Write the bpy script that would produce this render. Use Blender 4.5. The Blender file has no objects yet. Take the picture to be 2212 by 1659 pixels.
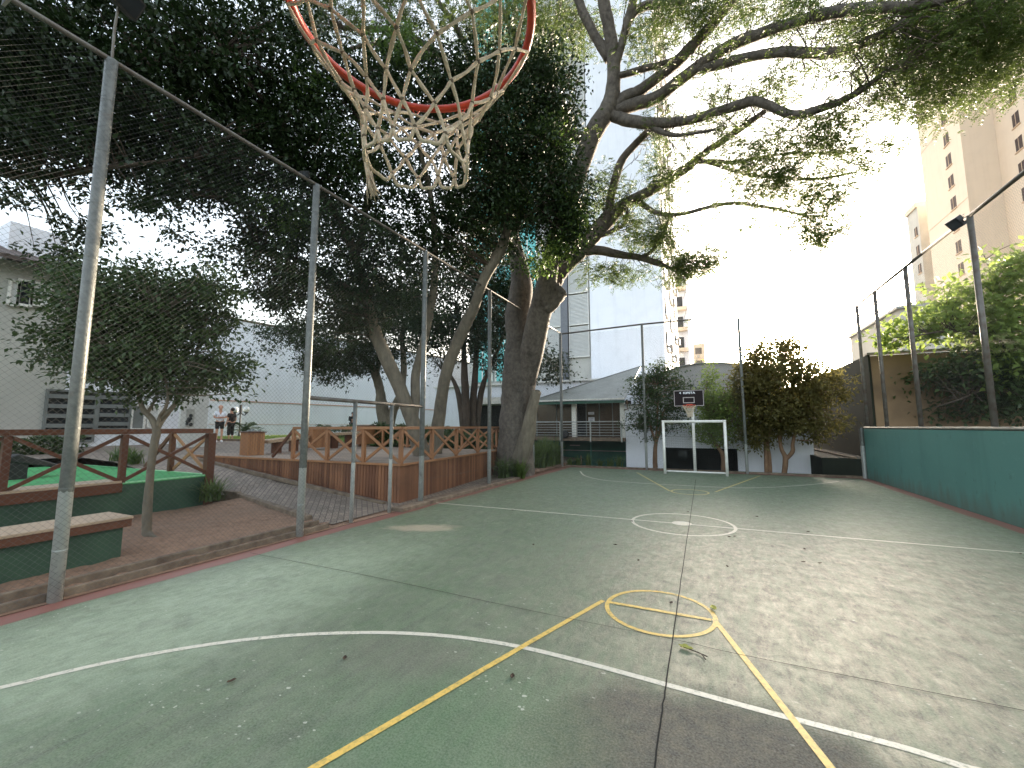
import bpy, math, random
import numpy as np
from mathutils import Vector, Matrix

random.seed(7)
RNG = np.random.default_rng(11)
S = bpy.context.scene
COL = S.collection
R = math.radians

# ------------------------------------------------------------------ camera
FPX, PW, PH, CAMH = 896.0, 2212.0, 1659.0, 1.75
YAW, PIT, ROL = R(24.88), R(5.885), R(-0.103)
FW = np.array([-math.sin(YAW) * math.cos(PIT), math.cos(YAW) * math.cos(PIT), math.sin(PIT)])
_r = np.array([math.cos(YAW), math.sin(YAW), 0.0]); _u = np.cross(_r, FW)
RT = _r * math.cos(ROL) + _u * math.sin(ROL)
UP = -_r * math.sin(ROL) + _u * math.cos(ROL)
EYE = np.array([0.0, 0.0, CAMH])
cam_data = bpy.data.cameras.new('camera'); cam = bpy.data.objects.new('camera', cam_data); COL.objects.link(cam)
cam_data.sensor_width = 36.0; cam_data.lens = 36.0 * FPX / PW
cam_data.clip_start = 0.02; cam_data.clip_end = 2000
M3 = Matrix([[RT[i], UP[i], -FW[i]] for i in range(3)])
cam.matrix_world = Matrix.Translation(EYE) @ M3.to_4x4()
S.camera = cam

# ------------------------------------------------------------------ light
SUN_AZ, SUN_EL = R(9.0), R(7.8)
SUN_DIR = Vector((math.sin(SUN_AZ) * math.cos(SUN_EL), math.cos(SUN_AZ) * math.cos(SUN_EL), math.sin(SUN_EL)))
W = bpy.data.worlds.new('World'); S.world = W; W.use_nodes = True
nt = W.node_tree; bg = nt.nodes['Background']
sky = nt.nodes.new('ShaderNodeTexSky'); sky.sky_type = 'NISHITA'; sky.sun_disc = False
sky.sun_elevation = SUN_EL; sky.sun_rotation = SUN_AZ
sky.air_density = 1.0; sky.dust_density = 5.0; sky.ozone_density = 1.0
hsv = nt.nodes.new('ShaderNodeHueSaturation'); hsv.inputs['Saturation'].default_value = 0.55
nt.links.new(sky.outputs[0], hsv.inputs['Color']); nt.links.new(hsv.outputs[0], bg.inputs['Color'])
bg.inputs['Strength'].default_value = 0.15
sl = bpy.data.lights.new('sun', 'SUN'); sl.energy = 2.2; sl.angle = R(0.5); sl.color = (1.0, 0.84, 0.64)
so = bpy.data.objects.new('sun', sl); COL.objects.link(so)
so.rotation_euler = SUN_DIR.to_track_quat('Z', 'Y').to_euler()
S.view_settings.view_transform = 'Standard'; S.view_settings.look = 'None'
S.view_settings.gamma = 1.0; S.view_settings.exposure = 3.12; S.view_settings.use_curve_mapping = False
try:
    S.cycles.max_bounces = 6; S.cycles.diffuse_bounces = 3; S.cycles.glossy_bounces = 3
    S.cycles.transmission_bounces = 4; S.cycles.transparent_max_bounces = 4
    S.cycles.use_denoising = True; S.cycles.sample_clamp_indirect = 6
except Exception:
    pass

# ------------------------------------------------------------------ surveying helpers (photo measured on a 2212 px wide print)
def ray(x, y): return FW + RT * ((x - PW / 2) / FPX) - UP * ((y - PH / 2) / FPX)
def gnd(x, y, z=0.0): d = ray(x, y); return EYE + d * ((z - CAMH) / d[2])
def aty(x, y, Y): d = ray(x, y); return EYE + d * (Y / d[1])
def atx(x, y, X): d = ray(x, y); return EYE + d * (X / d[0])
def atd(x, y, D): return EYE + ray(x, y) * D

def lin(r, g, b):
    f = lambda c: c / 12.92 if c <= 0.04045 else ((c + 0.055) / 1.055) ** 2.4
    return (f(r / 255), f(g / 255), f(b / 255))

# ------------------------------------------------------------------ materials
def newmat(name):
    m = bpy.data.materials.new(name); m.use_nodes = True
    return m, m.node_tree, m.node_tree.nodes['Principled BSDF']

def N(t, kind, **kw):
    n = t.nodes.new(kind)
    for k, v in kw.items():
        if k.startswith('i_'):
            key = k[2:]
            n.inputs[int(key) if key.isdigit() else key.replace('_', ' ')].default_value = v
        else: setattr(n, k, v)
    return n

def mix(t, fac, a, b, mode='MIX'):
    n = t.nodes.new('ShaderNodeMix'); n.data_type = 'RGBA'; n.blend_type = mode
    for sock, v in ((n.inputs[0], fac), (n.inputs[6], a), (n.inputs[7], b)):
        if hasattr(v, 'is_output'): t.links.new(v, sock)
        elif isinstance(v, (int, float)): sock.default_value = v
        else: sock.default_value = (*v, 1.0)
    return n.outputs[2]

def mth(t, op, a, b=None, c=None, clamp=False):
    n = t.nodes.new('ShaderNodeMath'); n.operation = op; n.use_clamp = clamp
    for i, v in enumerate((a, b, c)):
        if v is None: continue
        if hasattr(v, 'is_output'): t.links.new(v, n.inputs[i])
        else: n.inputs[i].default_value = v
    return n.outputs[0]

def ramp(t, src, stops):
    n = t.nodes.new('ShaderNodeValToRGB'); t.links.new(src, n.inputs[0])
    e = n.color_ramp.elements
    while len(e) < len(stops): e.new(0.5)
    for el, (p, c) in zip(e, stops):
        el.position = p; el.color = (c, c, c, 1) if isinstance(c, (int, float)) else (*c, 1)
    return n.outputs[0]

def noise(t, vec, scale, detail=4.0, rough=0.55, dist=0.0):
    n = t.nodes.new('ShaderNodeTexNoise'); n.inputs['Scale'].default_value = scale
    n.inputs['Detail'].default_value = detail; n.inputs['Roughness'].default_value = rough
    n.inputs['Distortion'].default_value = dist
    t.links.new(vec, n.inputs['Vector']); return n.outputs['Fac']

def objco(t): return t.nodes.new('ShaderNodeNewGeometry').outputs['Position']

def mapped(t, vec, scale=(1, 1, 1), rot=(0, 0, 0), loc=(0, 0, 0)):
    n = t.nodes.new('ShaderNodeMapping'); n.inputs['Scale'].default_value = scale
    n.inputs['Rotation'].default_value = rot; n.inputs['Location'].default_value = loc
    t.links.new(vec, n.inputs['Vector']); return n.outputs[0]

def bump(t, b, h, strength=0.3, dist=0.02):
    n = t.nodes.new('ShaderNodeBump'); n.inputs['Strength'].default_value = strength
    n.inputs['Distance'].default_value = dist
    t.links.new(h, n.inputs['Height']); t.links.new(n.outputs[0], b.inputs['Normal'])

_cache = {}
def mat(name, c1, c2=None, rough=0.7, scale=3.0, metal=0.0, bmp=0.0, stretch=(1, 1, 1), island=False, spec=0.5, detail=5):
    if name in _cache: return _cache[name]
    m, t, b = newmat(name); c2 = c2 or tuple(x * 0.7 for x in c1)
    v = mapped(t, objco(t), stretch)
    f = noise(t, v, scale, detail)
    f = ramp(t, f, [(0.3, 0.0), (0.7, 1.0)])
    if island:
        g = t.nodes.new('ShaderNodeNewGeometry').outputs['Random Per Island']
        f = mth(t, 'ADD', mth(t, 'MULTIPLY', f, 0.45), mth(t, 'MULTIPLY', g, 0.55))
    t.links.new(mix(t, f, c1, c2), b.inputs['Base Color'])
    b.inputs['Roughness'].default_value = rough; b.inputs['Metallic'].default_value = metal
    b.inputs['Specular IOR Level'].default_value = spec
    if bmp: bump(t, b, noise(t, v, scale * 6, 3), bmp, 0.01)
    _cache[name] = m; return m

def leafmat(name, dark, light, trans=0.35, rough=0.45):
    m, t, b = newmat(name)
    g = t.nodes.new('ShaderNodeNewGeometry').outputs['Random Per Island']
    n = noise(t, objco(t), 0.9, 2)
    f = mth(t, 'ADD', mth(t, 'MULTIPLY', g, 0.65), mth(t, 'MULTIPLY', n, 0.5), clamp=True)
    col = mix(t, f, dark, light)
    t.links.new(col, b.inputs['Base Color']); b.inputs['Roughness'].default_value = rough
    b.inputs['Specular IOR Level'].default_value = 0.35
    tr = t.nodes.new('ShaderNodeBsdfTranslucent')
    t.links.new(mix(t, 0.5, col, tuple(min(1, x * 1.7) for x in light)), tr.inputs[0])
    ms = t.nodes.new('ShaderNodeMixShader'); ms.inputs[0].default_value = trans
    t.links.new(b.outputs[0], ms.inputs[1]); t.links.new(tr.outputs[0], ms.inputs[2])
    t.links.new(ms.outputs[0], t.nodes['Material Output'].inputs[0])
    return m

def barkmat(name, c1, c2, zs=0.35):
    m, t, b = newmat(name)
    v = objco(t)
    a = noise(t, mapped(t, v, (1, 1, zs)), 9, 6, 0.65, 0.4)
    big = noise(t, v, 1.6, 3)
    f = mth(t, 'ADD', mth(t, 'MULTIPLY', ramp(t, a, [(0.35, 0), (0.68, 1)]), 0.6), mth(t, 'MULTIPLY', ramp(t, big, [(0.3, 0), (0.7, 1)]), 0.4))
    t.links.new(mix(t, f, c1, c2), b.inputs['Base Color']); b.inputs['Roughness'].default_value = 0.85
    bump(t, b, a, 1.0, 0.04); return m

# court paint
def court_material():
    m, t, b = newmat('court_paint'); p = objco(t)
    big = noise(t, p, 0.7, 6, 0.65); mid = noise(t, p, 3.2, 6, 0.65)
    streak = noise(t, mapped(t, p, (9, 2.2, 1), (0, 0, R(-62))), 1.0, 5, 0.65)
    fine = noise(t, p, 75, 4, 0.7)
    col = mix(t, ramp(t, big, [(0.35, 0), (0.66, 1)]), lin(60, 96, 50), lin(88, 106, 72))
    col = mix(t, mth(t, 'MULTIPLY', ramp(t, mid, [(0.4, 0), (0.75, 1)]), 0.5), col, lin(116, 124, 98))
    col = mix(t, mth(t, 'MULTIPLY', ramp(t, streak, [(0.44, 0), (0.62, 1)]), 0.5), col, lin(58, 66, 48))
    fstreak = noise(t, mapped(t, p, (19, 7, 1), (0, 0, R(-66))), 1.0, 6, 0.7)
    blot = noise(t, p, 5.5, 7, 0.72, 0.6)
    fs1 = ramp(t, mth(t, 'ADD', mth(t, 'MULTIPLY', fstreak, 0.45), mth(t, 'MULTIPLY', blot, 0.55)), [(0.40, 0), (0.60, 1)])
    col = mix(t, mth(t, 'MULTIPLY', ramp(t, noise(t, p, 7.5, 6, 0.7), [(0.52, 0), (0.72, 1)]), 0.4), col, lin(128, 138, 112))
    # brown worn ground
    sep = t.nodes.new('ShaderNodeSeparateXYZ'); t.links.new(p, sep.inputs[0]); X, Y = sep.outputs[0], sep.outputs[1]
    def blob(cx, cy, rx, ry, rot=0.0, edge=0.35, ns=2.3, amp=0.9):
        dx = mth(t, 'SUBTRACT', X, cx); dy = mth(t, 'SUBTRACT', Y, cy)
        c, s = math.cos(rot), math.sin(rot)
        u = mth(t, 'DIVIDE', mth(t, 'ADD', mth(t, 'MULTIPLY', dx, c), mth(t, 'MULTIPLY', dy, s)), rx)
        w = mth(t, 'DIVIDE', mth(t, 'SUBTRACT', mth(t, 'MULTIPLY', dy, c), mth(t, 'MULTIPLY', dx, s)), ry)
        d = mth(t, 'SQRT', mth(t, 'ADD', mth(t, 'MULTIPLY', u, u), mth(t, 'MULTIPLY', w, w)))
        d = mth(t, 'ADD', d, mth(t, 'MULTIPLY', mth(t, 'SUBTRACT', noise(t, p, ns, 5, 0.65), 0.5), amp))
        mr = t.nodes.new('ShaderNodeMapRange'); mr.interpolation_type = 'SMOOTHSTEP'
        t.links.new(d, mr.inputs[0]); mr.inputs[1].default_value = 1 + edge; mr.inputs[2].default_value = 1 - edge
        mr.inputs[3].default_value = 0; mr.inputs[4].default_value = 1
        return mr.outputs[0]
    worn = blob(1.6, 5.2, 2.9, 3.3, 0.2, 0.55, 1.3, 0.7)
    worn_glow = mth(t, 'MULTIPLY', worn, ramp(t, streak, [(0.38, 0.35), (0.62, 1.0)]))
    col = mix(t, mth(t, 'MULTIPLY', worn_glow, 0.9), col, mix(t, fs1, lin(66, 57, 43), lin(162, 152, 122)))  # worn paint, its pale tone warmed to paint in the sun's glow
    col = mix(t, mth(t, 'MULTIPLY', fs1, 0.16), col, lin(150, 158, 132))
    brown = blob(-0.1, 2.55, 0.95, 0.62, 0.15, 0.3, 2.2, 0.9)
    dirt = mix(t, ramp(t, noise(t, p, 11, 6, 0.7), [(0.3, 0), (0.7, 1)]), lin(44, 35, 24), lin(100, 85, 64))
    col = mix(t, mth(t, 'MULTIPLY', brown, 0.9), col, dirt)
    lush = blob(-1.3, 2.2, 0.75, 0.55, 0.6, 0.5, 2.0, 0.6)
    col = mix(t, mth(t, 'MULTIPLY', blob(-2.2, 2.75, 0.5, 0.3, 0.2, 0.5, 3, 0.9), 0.4), col, lin(98, 92, 78))
    col = mix(t, mth(t, 'MULTIPLY', lush, 0.4), col, lin(58, 108, 54))
    pale = blob(-4.55, 2.5, 1.0, 2.6, -0.1, 0.6, 1.5, 0.5)
    col = mix(t, mth(t, 'MULTIPLY', pale, mth(t, 'ADD', 0.45, mth(t, 'MULTIPLY', fs1, 0.45))), col, lin(156, 172, 142))
    dust = blob(-4.55, 6.1, 0.55, 0.22, 0.4, 0.5, 5, 1.5)
    col = mix(t, mth(t, 'MULTIPLY', dust, 0.75), col, lin(186, 168, 140))
    # dark smudges, pale chips and scuffs
    col = mix(t, mth(t, 'MULTIPLY', ramp(t, noise(t, p, 1.9, 6, 0.7), [(0.56, 0), (0.72, 1)]), 0.35), col, lin(62, 62, 52))
    vo = t.nodes.new('ShaderNodeTexVoronoi'); vo.inputs['Scale'].default_value = 13; vo.inputs['Randomness'].default_value = 1.0; t.links.new(mapped(t, p, (1, 1.7, 1), (0, 0, 0.6)), vo.inputs['Vector'])
    vsz = mth(t, 'MULTIPLY', mth(t, 'POWER', noise(t, p, 17, 2), 3.1), 0.8)
    chips = mth(t, 'MULTIPLY', mth(t, 'LESS_THAN', vo.outputs['Distance'], vsz), ramp(t, noise(t, p, 0.9, 3, 0.6), [(0.51, 0), (0.60, 1)]))
    col = mix(t, mth(t, 'MULTIPLY', chips, 0.8), col, lin(200, 200, 184))
    scuff = ramp(t, noise(t, mapped(t, p, (22, 1.6, 1), (0, 0, R(25))), 1.0, 2), [(0.70, 0), (0.78, 1)])
    col = mix(t, mth(t, 'MULTIPLY', scuff, 0.22), col, lin(170, 180, 160))
    col = mix(t, 0.27, col, mix(t, ramp(t, fine, [(0.3, 0), (0.7, 1)]), (0.02, 0.02, 0.02), (0.5, 0.5, 0.45)))
    t.links.new(col, b.inputs['Base Color'])
    rg = mth(t, 'ADD', 0.40, mth(t, 'MULTIPLY', mid, 0.28))
    rg = mth(t, 'ADD', rg, mth(t, 'MULTIPLY', brown, 0.4))
    rg = mth(t, 'SUBTRACT', rg, mth(t, 'MULTIPLY', fs1, 0.12))
    t.links.new(rg, b.inputs['Roughness']); b.inputs['Specular IOR Level'].default_value = 0.5
    bump(t, b, mth(t, 'ADD', mth(t, 'MULTIPLY', fine, 0.35), mth(t, 'ADD', mth(t, 'MULTIPLY', fstreak, 0.7), mth(t, 'MULTIPLY', blot, 0.8))), 0.5, 0.014)
    return m

def paintmat(name, c, wear=0.5, under=(90, 105, 80)):
    m, t, b = newmat(name); p = objco(t)
    w = ramp(t, noise(t, p, 26, 6, 0.75), [(0.46 + 0.16 * (1 - wear), 0), (0.66, 1)])
    w2 = mth(t, 'MULTIPLY', w, ramp(t, noise(t, p, 1.4, 3), [(0.3, 0.2), (0.65, 1)]))
    t.links.new(mix(t, w2, c, lin(*under)), b.inputs['Base Color']); b.inputs['Roughness'].default_value = 0.5
    return m

def woodmat(name, c1, c2, rough=0.55):
    m, t, b = newmat(name); p = objco(t)
    g = t.nodes.new('ShaderNodeNewGeometry').outputs['Random Per Island']
    f = mth(t, 'ADD', mth(t, 'MULTIPLY', g, 0.7), mth(t, 'MULTIPLY', noise(t, mapped(t, p, (14, 14, 1.4)), 1.5, 5), 0.4), clamp=True)
    col = mix(t, f, c1, c2)
    col = mix(t, mth(t, 'MULTIPLY', ramp(t, noise(t, p, 1.8, 4), [(0.5, 0), (0.75, 1)]), 0.4), col, tuple(x * 0.45 for x in c1))
    t.links.new(col, b.inputs['Base Color']); b.inputs['Roughness'].default_value = rough
    bump(t, b, noise(t, mapped(t, p, (30, 30, 3)), 2, 3), 0.2, 0.004); return m

def postmat():
    m, t, b = newmat('galvanised_post'); p = objco(t)
    sep = t.nodes.new('ShaderNodeSeparateXYZ'); t.links.new(p, sep.inputs[0])
    n = noise(t, p, 14, 6, 0.7)
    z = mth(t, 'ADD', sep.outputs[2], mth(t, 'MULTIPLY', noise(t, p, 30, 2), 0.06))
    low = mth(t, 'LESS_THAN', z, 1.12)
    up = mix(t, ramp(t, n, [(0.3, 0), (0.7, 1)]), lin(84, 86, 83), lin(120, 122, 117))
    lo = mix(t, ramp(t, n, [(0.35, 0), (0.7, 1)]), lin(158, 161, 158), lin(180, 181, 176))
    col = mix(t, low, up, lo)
    col = mix(t, mth(t, 'MULTIPLY', ramp(t, noise(t, p, 5, 6, 0.7), [(0.58, 0), (0.75, 1)]), 0.5), col, lin(96, 74, 56))
    t.links.new(col, b.inputs['Base Color']); b.inputs['Roughness'].default_value = 0.5; b.inputs['Metallic'].default_value = 0.15
    bump(t, b, n, 0.15, 0.005); return m

def pavermat(name, c1, c2, bw=0.22, bh=0.11):
    m, t, b = newmat(name); p = objco(t)
    br = t.nodes.new('ShaderNodeTexBrick'); t.links.new(mapped(t, p, (1, 1, 1), (0, 0, R(45))), br.inputs['Vector'])
    br.inputs['Scale'].default_value = 1.0; br.inputs['Brick Width'].default_value = bw; br.inputs['Row Height'].default_value = bh
    br.inputs['Mortar Size'].default_value = 0.008; br.inputs['Color1'].default_value = (*c1, 1); br.inputs['Color2'].default_value = (*c2, 1)
    br.inputs['Mortar'].default_value = (*[x * 0.4 for x in c1], 1)
    col = mix(t, mth(t, 'MULTIPLY', ramp(t, noise(t, p, 1.1, 5), [(0.4, 0), (0.7, 1)]), 0.5), br.outputs[0], tuple(x * 0.6 for x in c1))
    t.links.new(col, b.inputs['Base Color']); b.inputs['Roughness'].default_value = 0.75; return m

def soilmat():
    m, t, b = newmat('red_soil'); p = objco(t)
    n = noise(t, p, 8, 8, 0.75); g = noise(t, p, 1.0, 4)
    col = mix(t, ramp(t, n, [(0.3, 0), (0.7, 1)]), lin(106, 80, 63), lin(160, 128, 104))
    col = mix(t, mth(t, 'MULTIPLY', ramp(t, g, [(0.35, 0), (0.65, 1)]), 0.6), col, lin(128, 104, 86))
    v = t.nodes.new('ShaderNodeTexVoronoi'); v.inputs['Scale'].default_value = 26; t.links.new(p, v.inputs['Vector'])
    col = mix(t, mth(t, 'MULTIPLY', mth(t, 'LESS_THAN', v.outputs['Distance'], 0.16), 0.5), col, lin(70, 50, 36))
    t.links.new(col, b.inputs['Base Color']); b.inputs['Roughness'].default_value = 0.95
    bump(t, b, n, 0.6, 0.03); return m

M = {}
M['court'] = court_material()
M['white_line'] = paintmat('white_line_paint', lin(204, 198, 182), 0.75)
M['yellow_faded'] = paintmat('faded_yellow_paint', lin(196, 180, 118), 0.95, (112, 116, 90))
M['yellow_line'] = paintmat('yellow_line_paint', lin(220, 184, 96), 0.95, (104, 108, 80))
M['red_strip'] = paintmat('red_strip_paint', lin(126, 84, 74), 0.7, (116, 94, 80))
M['crack'] = mat('joint_dirt', (0.006, 0.006, 0.005), (0.02, 0.018, 0.015), 0.95)
M['post'] = postmat()
M['wire'] = mat('galvanised_wire', (0.10, 0.105, 0.10), (0.06, 0.06, 0.055), 0.55, 3, 0.2)
M['rail'] = mat('rusted_rail', lin(112, 110, 104), lin(84, 70, 60), 0.5, 7, 0.2)
M['soil'] = soilmat()
M['kerb'] = mat('kerb_concrete', lin(132, 116, 98), lin(88, 74, 62), 0.9, 6, bmp=0.5)
M['paver'] = pavermat('plaza_paver', lin(122, 110, 98), lin(146, 132, 118))
M['earth'] = mat('ground_earth', lin(96, 92, 80), lin(74, 70, 60), 0.95, 0.6)
M['grass'] = mat('lawn_grass', lin(78, 116, 44), lin(50, 84, 30), 0.9, 8, bmp=0.8)
M['wood_red'] = woodmat('red_timber', lin(72, 39, 24), lin(102, 60, 37))
M['wood_skirt'] = woodmat('skirt_timber', lin(82, 48, 34), lin(146, 100, 70))
M['wood_rail'] = woodmat('rail_timber', lin(134, 88, 58), lin(168, 122, 84))
M['wood_grey'] = woodmat('weathered_plank', lin(158, 136, 112), lin(178, 158, 134), 0.7)
M['deck_floor'] = woodmat('deck_boards', lin(120, 104, 90), lin(142, 126, 110), 0.7)
M['dgreen'] = mat('dark_green_paint', lin(54, 82, 62), lin(40, 64, 49), 0.6, 2)
M['dark_bed'] = mat('dark_bed_wall', lin(34, 38, 28), lin(24, 28, 20), 0.9, 2)
M['turf'] = mat('green_turf', lin(70, 158, 92), lin(56, 136, 78), 0.85, 4, bmp=0.3)
M['turf_edge'] = mat('pale_green_edge', lin(150, 214, 160), lin(128, 190, 138), 0.6)
M['black'] = mat('black_plastic', (0.012, 0.012, 0.014), (0.02, 0.02, 0.02), 0.5)
M['coping'] = mat('metal_coping', lin(146, 146, 140), lin(110, 104, 98), 0.45, 6, 0.3)
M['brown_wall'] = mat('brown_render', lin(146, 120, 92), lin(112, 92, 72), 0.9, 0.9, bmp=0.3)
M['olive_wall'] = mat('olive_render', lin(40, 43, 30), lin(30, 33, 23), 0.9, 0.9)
def stained(name, c, dark, streak=0.25, rough=0.75, base=False, spec=0.5):
    m, t, b = newmat(name); p = objco(t)
    s = noise(t, mapped(t, p, (2.2, 2.2, .12)), 1.0, 5, .65); n2 = noise(t, p, .8, 5, .6)
    f = mth(t, 'ADD', mth(t, 'MULTIPLY', ramp(t, s, [(.5, 0), (.78, 1)]), streak), mth(t, 'MULTIPLY', ramp(t, n2, [(.45, 0), (.75, 1)]), streak * .7))
    col = mix(t, f, c, dark)
    if base:
        sep = t.nodes.new('ShaderNodeSeparateXYZ'); t.links.new(p, sep.inputs[0])
        sp_ = ramp(t, noise(t, p, 5, 6, .7), [(.60, 0), (.68, 1)]); hgt = mth(t, 'SUBTRACT', noise(t, mapped(t, p, (3, 3, .6)), 1.5, 4), mth(t, 'MULTIPLY', sep.outputs[2], .75))
        splash = mth(t, 'MULTIPLY', ramp(t, hgt, [(.22, 0), (.5, 1)]), .55)
        col = mix(t, splash, col, lin(92, 96, 84)); marks = ramp(t, noise(t, mapped(t, p, (1, 2.5, 2.5)), 2.6, 3, .5), [(.68, 0), (.72, 1)])
        col = mix(t, mth(t, 'MULTIPLY', marks, .22), col, lin(44, 66, 64)); col = mix(t, mth(t, 'MULTIPLY', sp_, .12), col, lin(140, 180, 172))
    t.links.new(col, b.inputs['Base Color']); b.inputs['Roughness'].default_value = rough; b.inputs['Specular IOR Level'].default_value = spec
    bump(t, b, noise(t, p, 40, 3), .15, .006); return m
M['white_wall'] = stained('white_render', lin(232, 233, 238), lin(178, 178, 180), .22)
M['white_metal'] = mat('white_enamel', lin(236, 234, 228), lin(214, 210, 200), 0.35, 5)
M['grey_roof'] = mat('grey_roof_sheet', lin(150, 152, 148), lin(132, 134, 130), 0.55, 1.5)
M['hall_roof'] = mat('hall_gable_grey', lin(160, 156, 152), lin(144, 142, 138), 0.7, 1.0)
M['green_trim'] = mat('green_trim', lin(62, 112, 96), lin(50, 94, 80), 0.5)
M['glass_brown'] = mat('brown_glass', lin(62, 50, 40), lin(90, 76, 62), 0.15, 1.2)
M['glass_dark'] = mat('dark_glass', lin(48, 52, 56), lin(36, 40, 42), 0.08, 1.2)
M['glass_green'] = mat('turquoise_glass', lin(96, 188, 184), lin(78, 166, 164), 0.12, 0.3)
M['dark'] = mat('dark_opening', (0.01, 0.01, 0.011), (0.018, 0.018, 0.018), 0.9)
M['dark_tile'] = mat('dark_tile', lin(98, 100, 106), lin(80, 82, 88), 0.35, 12)
M['louvre'] = mat('louvre_white', lin(208, 208, 204), lin(196, 196, 192), 0.6)
M['frame_grey'] = mat('grey_frame', lin(122, 126, 124), lin(104, 108, 106), 0.5)
M['beige'] = stained('beige_render', lin(216, 199, 178), lin(186, 168, 148), .22, .85)
M['beige_dark'] = mat('sand_render', lin(202, 176, 150), lin(194, 168, 142), 0.85, 0.15)
M['turquoise'] = stained('turquoise_paint', lin(92, 138, 130), lin(70, 114, 108), .5, .5, True)
M['cream'] = mat('cream_wall', lin(186, 184, 176), lin(170, 168, 160), 0.8, 0.5)
M['tile_roof'] = mat('brown_roof_tile', lin(96, 82, 76), lin(68, 58, 54), 0.8, 5)
M['orange'] = mat('orange_enamel', lin(206, 72, 40), lin(176, 52, 30), 0.38, 30)
M['orange_red'] = mat('orange_red_enamel', lin(186, 62, 30), lin(150, 46, 26), 0.4, 30)
M['rope'] = mat('cotton_rope', lin(236, 220, 194), lin(190, 172, 144), 0.9, 60, bmp=0.8)
M['bark_big'] = barkmat('grey_bark', lin(58, 51, 45), lin(118, 108, 97), 0.8)
M['bark_pale'] = barkmat('pale_bark', lin(86, 78, 66), lin(130, 120, 103))
M['bark_dark'] = barkmat('dark_bark', lin(58, 48, 40), lin(94, 80, 68))
M['bark_red'] = barkmat('reddish_bark', lin(104, 78, 58), lin(142, 112, 86))
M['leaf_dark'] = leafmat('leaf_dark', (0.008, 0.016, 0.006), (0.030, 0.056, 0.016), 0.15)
M['leaf_mid'] = leafmat('leaf_mid', (0.022, 0.038, 0.015), (0.07, 0.11, 0.038), 0.28)
M['leaf_feather'] = leafmat('leaf_feather', (0.04, 0.065, 0.016), (0.10, 0.14, 0.035), 0.45)
M['leaf_bright'] = leafmat('leaf_bright', (0.09, 0.14, 0.03), (0.26, 0.34, 0.085), 0.5)
M['leaf_olive'] = leafmat('leaf_olive', (0.06, 0.062, 0.02), (0.19, 0.165, 0.055), 0.5)
M['leaf_lit'] = leafmat('leaf_lit', (0.03, 0.06, 0.015), (0.10, 0.16, 0.035), 0.4)  # brighter copy of the dark leaf green, highlights put into the colour
M['teal_base'] = mat('teal_basement', lin(70, 116, 104), lin(52, 92, 82), 0.7, 2)
M['strap'] = leafmat('strap_leaf', (0.04, 0.075, 0.025), (0.12, 0.17, 0.05), 0.35)
M['skin'] = mat('skin', lin(206, 158, 132), lin(190, 140, 114), 0.55)
M['hair'] = mat('brown_hair', lin(66, 46, 34), lin(44, 32, 24), 0.6)
M['cloth_white'] = mat('white_cotton', lin(236, 238, 244), lin(220, 222, 230), 0.9)
M['cloth_black'] = mat('black_cotton', lin(24, 24, 26), lin(34, 32, 32), 0.9)
M['cloth_brown'] = mat('dark_brown_cotton', lin(48, 38, 36), lin(36, 28, 28), 0.9)
M['globe'] = mat('opal_globe', lin(240, 238, 234), lin(230, 228, 222), 0.3)
M['cone_orange'] = mat('cone_orange', lin(220, 96, 58), lin(196, 80, 48), 0.5)
M['paper'] = mat('white_paper', lin(240, 240, 246), lin(230, 230, 238), 0.7)
M['ink'] = mat('violet_ink', lin(96, 88, 128), lin(84, 78, 116), 0.7)
M['awning'] = mat('taupe_canvas', lin(120, 110, 98), lin(104, 94, 84), 0.9)
M['silver'] = mat('brushed_steel', lin(186, 188, 184), lin(160, 162, 158), 0.35, 8, 0.4)
M['board'] = mat('charcoal_board', lin(46, 38, 40), lin(38, 32, 34), 0.8, 3, spec=0.2)
M['line_grey'] = mat('board_marking', lin(176, 166, 164), lin(160, 152, 150), 0.5)
M['leaf_dry'] = mat('dry_leaf', lin(74, 54, 36), lin(48, 34, 24), 0.8, 20)
M['leaf_yellow'] = mat('yellow_leaf', lin(176, 170, 84), lin(142, 140, 66), 0.7, 20)
M['ac'] = mat('ac_casing', lin(190, 182, 172), lin(176, 168, 160), 0.6)

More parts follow.
